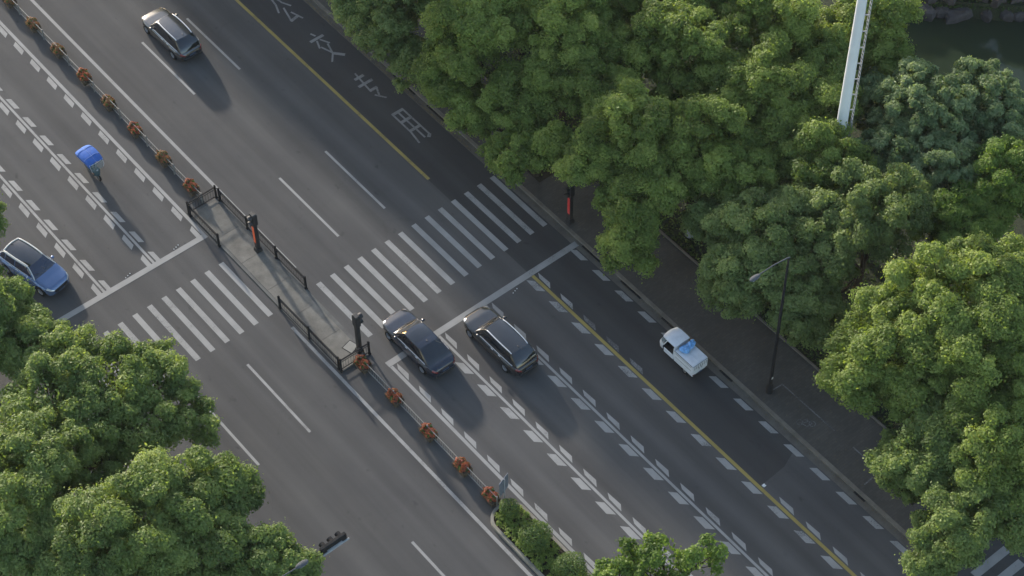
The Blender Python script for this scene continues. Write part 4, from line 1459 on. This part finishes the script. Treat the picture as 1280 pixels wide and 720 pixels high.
# ------------------------------------------------------------------ e-bike with blue canopy, and its rider
EX, EY, ER = -3.72, 16.50, PI + 0.04
t = thing('electric_scooter', 'electric scooter under a blue rain canopy riding down the left carriageway', 'scooter', (EX, EY, 0), ER)
tyre = MB()
rows = []
for i in range(25):
    a = 2 * PI * i / 24
    rows.append([((.05) * math.cos(b), (.20 + .05 * math.sin(b)) * math.cos(a), (.20 + .05 * math.sin(b)) * math.sin(a)) for b in np.linspace(0, 2 * PI, 9)])
tyre.grid(rows)
tm = tyre.mesh('wheel', M['rubber'])
rimm = MB().lathe((0, 0, 0), [(.16, .03), (.13, .02), (.03, .035), (.03, -.035), (.13, -.02), (.16, -.03)], 16, axis='X').mesh('rim', M['alloy'])
for y in (.66, -.60):
    w_ = share('wheel', tm, t, (0, y, .25)); share('rim', rimm, w_)
q = MB()
q.grid([[(hw * k, y, z - .05 * abs(k) ** 3) for k in np.linspace(-1, 1, 7)] for y, hw, z in ((-.80, .05, .62), (-.70, .12, .66), (-.4, .15, .64), (-.1, .14, .55), (.02, .13, .34), (.10, .14, .27), (.36, .14, .27), (.42, .15, .5), (.46, .18, .85), (.50, .16, .95))])
for sx in (-1, 1):
    q.grid([[(sx * .14, -.72, .62), (sx * .16, -.3, .60), (sx * .14, .0, .36)], [(sx * .10, -.66, .36), (sx * .15, -.3, .27), (sx * .13, .05, .24)]])
q.box((0, -.3, .40), (.22, .6, .26))
q.grid([[(hw * k, y + .10 * (1 - k * k), z) for k in np.linspace(-1, 1, 7)] for y, hw, z in ((.52, .18, .95), (.60, .22, .7), (.58, .18, .42))])
q.obj('body', M['scooter'], t)
bevel(MB().box((0, -.36, .71), (.26, .62, .10)).obj('seat', M['seat'], t), .03, 2)
MB().tube([(0, .66, .25), (0, .52, .70), (0, .42, 1.02)], .03, 8).tube([(-.33, .34, 1.04), (-.12, .42, 1.02), (.12, .42, 1.02), (.33, .34, 1.04)], .016, 7).obj('handlebar', M['black_plastic'], t)
MB().box((0, .66, .50), (.14, .26, .02)).obj('mudguard', M['scooter'], t)
o = MB().lathe((0, 0, 0), [(0, .03), (.06, .02), (.075, 0)], 14, axis='X').obj('headlight', M['headlamp'], t)
o.location = (0, .66, .86); o.rotation_euler = (0, 0, PI / 2)
MB().box((0, -.84, .56), (.14, .03, .07)).obj('tail_light', M['taillamp'], t)
for sx in (-1, 1):
    q = MB().tube([(sx * .26, .38, 1.04), (sx * .34, .44, 1.22)], .008, 5)
    q.box((sx * .36, .45, 1.26), (.12, .03, .08))
    q.obj('wing_mirror', M['black_plastic'], t)
# canopy: domed cloth on a frame, clear windscreen at the front
rows = []
for i, (y, hw, z) in enumerate(((-.74, .46, 1.64), (-.70, .51, 1.77), (-.40, .54, 1.86), (-.05, .55, 1.88), (.32, .54, 1.86), (.64, .51, 1.78), (.76, .48, 1.69))):
    rows.append([(hw * k, y + (.10 * (k * k) if i == 0 else 0), z - .13 * abs(k) ** 4 + (.016 * math.sin(i * 2.3 + k * 5))) for k in np.linspace(-1, 1, 13)])
q = MB()
q.grid(rows)
q.grid([[(x, y, z - .02) for x, y, z in r] for r in rows], flip=True)
for j, sx in ((0, -1), (12, 1)):
    q.grid([[r[j], (r[j][0] * .98, r[j][1], r[j][2] - .22)] for r in rows])
q.grid([[p, (p[0], p[1] - .04, p[2] - .30)] for p in rows[0]])
q.obj('canopy', M['canopy_blue'], t)
q = MB()
for i in (2, 4):
    q.tube([(x, y, z + .012) for x, y, z in rows[i]], .012, 5)
q.tube([(r[6][0], r[6][1], r[6][2] + .01) for r in rows], .010, 5)
q.obj('canopy_seam', M['seam_blue'], t)
q = MB()
scr = [[(hw * k, y - .06 * k * k, z) for k in np.linspace(-1, 1, 9)] for y, hw, z in ((.78, .46, 1.62), (.86, .45, 1.3), (.82, .40, 1.02))]
q.grid(scr)
q.obj('windscreen', M['screen'], t)
q = MB()
q.tube([scr[0][0], scr[1][0], scr[2][0]], .014, 5).tube([scr[0][-1], scr[1][-1], scr[2][-1]], .014, 5).tube([(p[0], p[1], p[2]) for p in scr[0]], .016, 5)
for sx in (-1, 1):
    q.tube([(sx * .36, -.72, 1.66), (sx * .22, -.74, 1.2), (sx * .12, -.70, .70)], .014, 5)
q.tube([(0, .50, .92), (0, .62, 1.35), (0, .60, 1.74)], .016, 5)
q.obj('canopy_frame', M['chrome'], t)

def skin_body(name, verts, edges, radii, mat, parent, root=0):
    me = bpy.data.meshes.new(name)
    me.from_pydata(verts, edges, [])
    me.materials.append(mat)
    o = bpy.data.objects.new(name, me)
    link(o, parent)
    mod = o.modifiers.new('skin', 'SKIN')
    mod.use_smooth_shade = True
    if not me.skin_vertices:
        me.skin_vertices.new()
    for i, r in enumerate(radii):
        sv = me.skin_vertices[0].data[i]
        sv.radius = (r, r) if not hasattr(r, '__len__') else r
        sv.use_root = i == root
    s = o.modifiers.new('sub', 'SUBSURF')
    s.levels = 1
    s.render_levels = 1
    return o
pr = thing('person', 'rider in dark clothes seated under the blue scooter canopy, hands on the bars', 'person', (EX, EY, 0), ER)
V_, E_, R_ = [], [], []
def jv(p, r, frm=None):
    V_.append(p); R_.append(r)
    if frm is not None:
        E_.append((frm, len(V_) - 1))
    return len(V_) - 1
pel = jv((0, -.34, .86), (.13, .10))
sp = jv((0, -.34, 1.08), (.12, .085), pel)
ch = jv((0, -.29, 1.28), (.13, .09), sp)
nk = jv((0, -.26, 1.43), .058, ch)
hd = jv((0, -.235, 1.51), .075, nk)
ht = jv((0, -.22, 1.60), (.085, .10), hd)
hq = jv((0, -.23, 1.68), (.06, .07), ht)
hands = []
for sx in (-1, 1):
    sh = jv((sx * .19, -.28, 1.33), .062, ch)
    el = jv((sx * .27, -.04, 1.10), .046, sh)
    wrp = jv((sx * .29, .22, 1.06), .030, el)
    pm_ = jv((sx * .285, .29, 1.065), (.036, .020), wrp)
    for k in range(4):
        x = sx * (.255 + .020 * k)
        f1 = jv((x, .345, 1.082), .0095, pm_)
        f2 = jv((x, .385 - .004 * k, 1.066), .0088, f1)
        f3 = jv((x, .392 - .004 * k, 1.035), .008, f2)
    th1 = jv((sx * .245, .31, 1.045), .010, pm_)
    th2 = jv((sx * .240, .355, 1.02), .0088, th1)
    hp = jv((sx * .10, -.30, .83), .105, pel)
    kn = jv((sx * .17, .14, .80), .075, hp)
    an = jv((sx * .13, .20, .38), .045, kn)
    toe = jv((sx * .14, .36, .325), (.042, .034), an)
body = skin_body('body', V_, E_, R_, M['skin'], pr, pel)
# clothing: a jacket and trousers as looser shells along the same limbs
V_, E_, R_ = [], [], []
a0 = jv((0, -.34, .82), (.195, .165)); a1 = jv((0, -.345, 1.08), (.195, .150), a0); a2 = jv((0, -.29, 1.29), (.20, .150), a1); a3 = jv((0, -.265, 1.39), .075, a2)
for sx in (-1, 1):
    b1 = jv((sx * .19, -.28, 1.33), .085, a2); b2_ = jv((sx * .27, -.04, 1.10), .06, b1); b3 = jv((sx * .289, .19, 1.06), .044, b2_)
skin_body('jacket', V_, E_, R_, M['cloth_dark'], pr, 0)
V_, E_, R_ = [], [], []
a0 = jv((0, -.34, .85), (.185, .15))
for sx in (-1, 1):
    b1 = jv((sx * .10, -.28, .83), .118, a0); b2_ = jv((sx * .17, .14, .80), .088, b1); b3 = jv((sx * .13, .19, .42), .06, b2_)
skin_body('trousers', V_, E_, R_, M['cloth_dark'], pr, 0)
for sx in (-1, 1):
    q = MB()
    q.grid([[(sx * .135 + wv * math.cos(a), y, .272 + hv * (1 + math.sin(a))) for a in np.linspace(0, 2 * PI, 10)] for y, wv, hv in ((.09, .02, .03), (.12, .05, .05), (.24, .052, .05), (.36, .055, .035), (.42, .02, .02))])
    q.obj('shoe', M['black_plastic'], pr)
q = MB()
rows = []
for i in range(7):
    th = PI * .62 * i / 6
    rows.append([(.102 * math.sin(th) * math.cos(a), -.245 + (.118 if math.sin(a) < 0 else .085) * math.sin(th) * math.sin(a), 1.615 + .125 * math.cos(th)) for a in np.linspace(0, 2 * PI, 17)])
q.grid(rows, flip=True)
q.obj('hair', M['hair'], pr)
q = MB()
for sx in (-1, 1):
    q.lathe((sx * .034, -.137, 1.61), [(0, .006), (.012, .004), (.013, -.004), (0, -.006)], 8)
q.obj('eyes', M['hair'], pr)
q = MB()
q.add([(-.014, -.14, 1.575), (.014, -.14, 1.575), (0, -.11, 1.578), (0, -.135, 1.615)], [(0, 1, 2), (1, 3, 2), (3, 0, 2), (0, 3, 1)])
q.box((0, -.132, 1.545), (.045, .008, .008))
for sx in (-1, 1):
    q.box((sx * .088, -.225, 1.60), (.016, .035, .055))
q.obj('face_features', M['skin'], pr)

# ------------------------------------------------------------------ trees: crown lobes (x, y, z, radius, half height) round each trunk base
LOBES = {
    'R1': ((17.3, 5.8), [(16.63, 5.75, 6.8, 2.6, 2.4), (14.34, 4.84, 5.0, 1.9, 1.8), (19.68, 5.4, 6.8, 2.2, 2.0)]),
    'R2': ((16.6, -0.6), [(16.38, 1.03, 5.0, 2.2, 2.0), (14.06, -1.43, 4.2, 1.7, 1.5), (15.79, -2.94, 4.6, 1.7, 1.6), (14.07, 2.27, 4.2, 1.3, 1.2)]),
    'R3': ((16.8, 11.2), [(14.53, 11.35, 4.6, 2.2, 2.0), (14.4, 8.07, 3.8, 1.7, 1.6), (14.69, 14.4, 4.6, 1.8, 1.6)]),
    'R4': ((20.6, 1.8), [(19.9, -2.2, 5.8, 2.3, 2.1), (21.04, 1.53, 7.2, 3.0, 2.6), (18.6, 0.43, 6.0, 1.8, 1.8)]),
    'R5': ((17.5, -7.6), [(18.66, -6.47, 7.2, 2.6, 2.4), (16.21, -5.92, 5.8, 1.7, 1.7), (16.32, -9.23, 5.2, 2.1, 2.0), (14.74, -10.76, 4.0, 1.8, 1.7), (17.7, -9.4, 6.2, 1.4, 1.4)]),
    'R6': ((20.5, -9.85), [(21.27, -9.6, 7.0, 2.5, 2.3), (21.66, -12.58, 5.6, 2.0, 2.0), (20.01, -10.43, 5.6, 1.5, 1.5)]),
    'R7': ((25.6, -3.6), [(23.9, -5.0, 5.8, 2.0, 1.9), (25.06, -3.39, 7.4, 3.0, 2.6), (23.41, -1.81, 6.6, 2.0, 1.8)]),
    'R8': ((27.0, -8.2), [(29.2, -11.0, 6.2, 2.2, 2.0), (31.2, -8.2, 6.2, 2.2, 2.0), (26.49, -8.94, 7.2, 2.8, 2.4), (25.79, -6.75, 6.6, 2.0, 1.9)]),
    'R9': ((30.6, -5.0), [(30.35, -5.2, 7.4, 3.0, 2.6)]),
    'R10': ((34.8, -9.0), [(35.94, -8.89, 7.0, 2.4, 2.3), (32.97, -8.66, 6.4, 2.2, 2.0), (34.83, -10.88, 5.6, 1.6, 1.5)]),
    'R11': ((25.8, -15.0), [(23.8, -11.6, 5.4, 2.2, 2.0), (25.65, -14.11, 6.4, 2.5, 2.2), (25.88, -11.66, 6.2, 1.8, 1.7), (26.82, -15.55, 5.8, 1.6, 1.5)]),
    'R12': ((19.6, -16.6), [(19.0, -12.5, 4.6, 1.3, 1.2), (19.56, -15.77, 5.6, 2.8, 2.4), (17.4, -16.59, 4.6, 2.2, 2.0), (19.08, -18.56, 4.8, 2.2, 2.0), (22.48, -15.57, 5.6, 2.0, 1.8), (20.2, -13.9, 5.0, 1.6, 1.5)]),
    'R13': ((24.6, -19.2), [(24.84, -18.89, 6.8, 2.9, 2.4), (22.34, -18.83, 5.6, 2.2, 2.0), (26.66, -19.34, 6.2, 2.0, 1.8), (19.23, -20.38, 4.0, 2.2, 2.0)]),
    'R14': ((22.0, -27.2), [(22.7, -26.9, 8.0, 3.8, 3.0), (19.47, -26.2, 6.8, 3.0, 2.6), (21.92, -29.97, 7.2, 3.4, 3.0), (16.8, -26.16, 5.6, 2.0, 1.9), (19.19, -28.25, 6.4, 2.6, 2.4), (26.7, -27.2, 6.8, 2.5, 2.1)]),
    'R15': ((17.4, -30.6), [(16.13, -31.41, 5.2, 2.3, 2.2), (18.26, -31.48, 5.8, 2.2, 2.0), (15.11, -31.44, 4.4, 1.5, 1.5)]),
    'R16': ((21.0, -33.4), [(18.87, -33.99, 6.6, 2.6, 2.2), (18.26, -36.15, 5.4, 2.0, 1.9), (17.46, -34.43, 5.6, 2.0, 1.8)]),
    'R17': ((17.0, -34.4), [(14.52, -35.16, 5.0, 2.0, 1.9), (16.73, -35.78, 5.0, 2.0, 1.8), (13.02, -35.66, 4.2, 1.4, 1.4)]),
    'R18': ((33.2, -15.6), [(32.89, -15.23, 6.0, 3.4, 2.6), (36.38, -16.4, 5.6, 2.8, 2.2), (29.65, -16.0, 5.2, 2.2, 2.0), (31.25, -18.76, 5.4, 2.6, 2.2), (36.06, -18.68, 5.0, 2.2, 2.0), (32.61, -12.51, 5.0, 2.0, 1.8)]),
    'R19': ((33.0, -21.4), [(29.6, -21.6, 4.6, 2.4, 2.0), (33.07, -21.77, 6.0, 2.4, 2.2), (31.46, -21.98, 5.0, 1.6, 1.5)]),
    'R20': ((22.6, 8.0), [(22.03, 7.14, 6.4, 2.8, 2.4)]),
    'R21': ((26.6, 3.8), [(25.32, 3.26, 7.2, 3.2, 2.6)]),
    'R22': ((19.2, 13.0), [(18.12, 11.14, 6.2, 2.6, 2.2)]),
    'R23': ((31.5, 0.5), [(29.42, 0.01, 7.4, 3.2, 2.6)]),
    'L1': ((-17.2, 12.8), [(-13.18, 12.66, 6.0, 2.4, 2.0), (-14.25, 14.54, 7.0, 3.0, 2.4)]),
    'L2': ((-16.9, 5.4), [(-14.7, 6.6, 6.0, 1.9, 1.7), (-16.76, 5.95, 6.8, 3.0, 2.4), (-14.9, 3.0, 6.0, 2.1, 1.6)]),
    'L3': ((-16.4, -3.6), [(-13.4, -2.2, 6.8, 2.7, 1.4), (-16.34, -1.5, 7.2, 2.6, 1.7), (-10.77, -3.0, 6.0, 2.0, 1.2), (-10.87, -5.99, 5.4, 1.7, 1.4), (-16.2, -5.6, 5.0, 1.9, 1.5), (-14.3, -3.9, 5.0, 1.3, 1.0), (-13.13, -5.18, 6.2, 1.9, 1.2), (-17.14, -4.13, 6.6, 2.4, 1.6), (-14.1, 0.3, 6.6, 1.9, 1.4)]),
    'L4': ((-17.2, -11.4), [(-16.96, -11.56, 8.0, 3.3, 2.6), (-13.6, -11.12, 7.0, 2.4, 2.1), (-19.58, -10.48, 7.2, 2.8, 2.4), (-15.29, -13.55, 6.6, 2.4, 2.2), (-12.04, -11.38, 5.8, 1.5, 1.4)]),
    'L5': ((-21.0, -6.2), [(-20.07, -4.54, 7.0, 3.2, 2.6), (-22.14, -6.6, 7.2, 3.2, 2.6), (-21.55, -8.37, 6.6, 2.4, 2.2)]),
    'L6': ((-17.0, -17.6), [(-13.19, -15.85, 6.2, 1.9, 1.7), (-12.03, -16.76, 5.4, 1.1, 1.0)]),
    'B1': ((0.4, -28.6), [(2.26, -27.55, 5.2, 1.6, 1.3), (1.17, -26.17, 4.6, 1.1, 1.0), (3.9, -28.5, 4.9, 1.2, 1.0), (1.38, -27.68, 4.8, 1.5, 1.2), (0.3, -26.2, 4.4, 1.0, .9)]),
}

TREES = {
    'R1': ('yellow-green tree with bright upright clumps beside the bus lane characters', 'leaf', 0.85, 1.0),
    'R2': ('low green tree whose clumps hang over the far end of the right zebra crossing', 'leaf', 0.8, 1.0),
    'R3': ('small dark tree in deep shade beside the top of the bus lane', 'leaf_olive', 0.7, 0.8),
    'R4': ('round green park tree behind the tree that overhangs the right zebra crossing', 'leaf', 0.85, 1.0),
    'R5': ('tall bushy green tree right of the red-lit signal, reaching down to the kerb', 'leaf', 0.85, 1.0),
    'R6': ('green tree between the red-lit signal tree and the white mast', 'leaf', 0.85, 1.0),
    'R7': ('wide green park tree near the top edge left of the mast', 'leaf', 0.85, 1.0),
    'R8': ('green park tree directly left of the white mast', 'leaf', 0.85, 1.0),
    'R9': ('green park tree touching the top edge just left of the mast', 'leaf', 0.85, 1.0),
    'R10': ('bright green tree at the top edge between the mast and the pond', 'leaf', 0.8, 1.0),
    'R11': ('green tree standing in front of the foot of the white mast', 'leaf', 0.8, 1.0),
    'R12': ('dull olive tree behind the grey head of the pavement street lamp', 'leaf_olive', 0.75, 1.0),
    'R13': ('olive tree with pale clumps between the pavement street lamp and the biggest tree', 'leaf_olive', 0.8, 1.0),
    'R14': ('biggest and brightest yellow-green tree spreading over the right pavement', 'leaf', 0.95, 1.0),
    'R15': ('dark green tree below the biggest tree, reaching the right kerb', 'leaf_left', 0.8, 1.0),
    'R16': ('green tree at the right edge above the side street zebra stripes', 'leaf', 0.85, 1.0),
    'R17': ('low tree at the kerb corner above the bus lane at the bottom right', 'leaf_left', 0.75, 1.0),
    'R18': ('wide grey-green tree with fine tufted leaves beside the pond', 'leaf_dull', 0.50, 1.2),
    'R19': ('vivid light green tree at the right edge below the grey-green tree', 'leaf_bright', 0.7, 1.0),
    'R20': ('shaded tree at the top edge behind the upright yellow-green tree', 'leaf', 0.85, 0.9),
    'R21': ('green park tree cut by the top edge midway between bus lane and mast', 'leaf', 0.85, 0.9),
    'R22': ('dark shaded tree cut by the top edge above the small dark tree', 'leaf_olive', 0.85, 0.8),
    'R23': ('green park tree peeping in at the top edge behind the wide park tree', 'leaf', 0.85, 0.9),
    'L1': ('tree at the left edge just above the steel blue car', 'leaf_left', 0.8, 1.0),
    'L2': ('tree covering the lower side of the steel blue car at the left edge', 'leaf_left', 0.75, 1.0),
    'L3': ('open thin-leaved tree with dark branches showing over the left zebra crossing', 'leaf_left', 0.75, 0.8),
    'L4': ('dense light green tree in the bottom left corner', 'leaf_left', 0.85, 1.0),
    'L5': ('tree at the left edge behind the dense tree of the bottom left corner', 'leaf_left', 0.85, 0.9),
    'L6': ('low tree whose leaves surround the lamp head beside the overhead signal', 'leaf_left', 0.75, 1.0),
    'B1': ('young thin-leaved tree on the median at the bottom edge', 'leaf_bright', 0.6, 0.6),
}
GR = {'R': 'trees along and behind the right pavement', 'L': 'trees along the left pavement', 'B': None}
built = {}
for i, (k, (lab, mt, pf, dn)) in enumerate(TREES.items()):
    base, lobes = LOBES[k]
    sparse = {'L3': 0.30, 'B1': 0.5, 'L2': 0.08}.get(k, 0.0)
    built[k] = tree('camphor_tree' if mt != 'leaf_dull' else 'tufted_tree', lab, base, lobes, M[mt], 100 + i, pf, {'R18': 0.20, 'B1': .18, 'R14': .165}.get(k, 0.158), dn, sparse,
                    group=GR[k[0]], trunk_r=0.26 if k in ('R14', 'L4') else 0.19, limbs_to_puffs=22 if k == 'L3' else 8, aspect=0.36 if k == 'R18' else 0.55,
                    wash=k == 'R6')
# trees that stand beyond the frame: they throw the shade that lies along the right lanes and show in the pond
rs = random.Random(12)
FAR = 'tree beyond the frame on the right side of the road'
FG = 'trees beyond the frame on the right side of the road'
y = 19.0
srcs = ['R14', 'R5', 'R1', 'R5']
i = 0
for row_x, y0, step in ((19.6, 20.5, 6.2), (24.0, 17.0, 7.5)):
    y = y0
    while y < 95:
        s = built[srcs[i % 4]]
        o = copy_thing(s, (row_x + rs.uniform(-.5, .5), y, 0), rs.uniform(0, 6.28), FAR, (.9, .9, 1.25 if y > 42 else 1.5) if srcs[i % 4] == 'R14' else (1.15, 1.15, 1.55 if y > 42 else 1.9))
        o['group'] = FG
        i += 1
        y += step
for p, q in ((38, 33), (45, 32.5), (52, 34), (60, 33), (48, 39), (57, 40), (40, 40)):
    x, yy, _ = pq(p, q)
    o = copy_thing(built['R5'], (x, yy, 0), rs.uniform(0, 6.28), 'tree beyond the frame behind the far bank of the pond', (1.3, 1.3, 1.3) if p < 42 else (.95, .95, .8))
    o['group'] = 'trees beyond the frame behind the pond'


# fallen leaves along the right kerb and pavement
def smp_fall(n):
    x = np.where(RNG.random(n) < .45, 14.95 + np.abs(RNG.normal(0, .16, n)), RNG.uniform(15.4, 19.1, n))
    return np.stack([x, RNG.uniform(-34, 30, n), np.where(x > 15.37, .13, .012)], 1)
grass_patch('fallen_leaves', 2600, smp_fall, 0.075, M['dead_leaf'], up=3.0)

# ------------------------------------------------------------------ thin even haze over the whole place
hz = MB().box((0, 100, 46.25), (3200, 3200, 97.5)).obj('haze', None, kind='stuff')
hm = bpy.data.materials.new('haze')
hm.use_nodes = True
nt = hm.node_tree
nt.nodes.remove(nt.nodes['Principled BSDF'])
pv = nt.nodes.new('ShaderNodeVolumePrincipled')
pv.inputs['Color'].default_value = (0.88, 0.89, 0.91, 1)
pv.inputs['Density'].default_value = 0.00006
nt.links.new(pv.outputs[0], nt.nodes['Material Output'].inputs['Volume'])
hz.data.materials.append(hm)
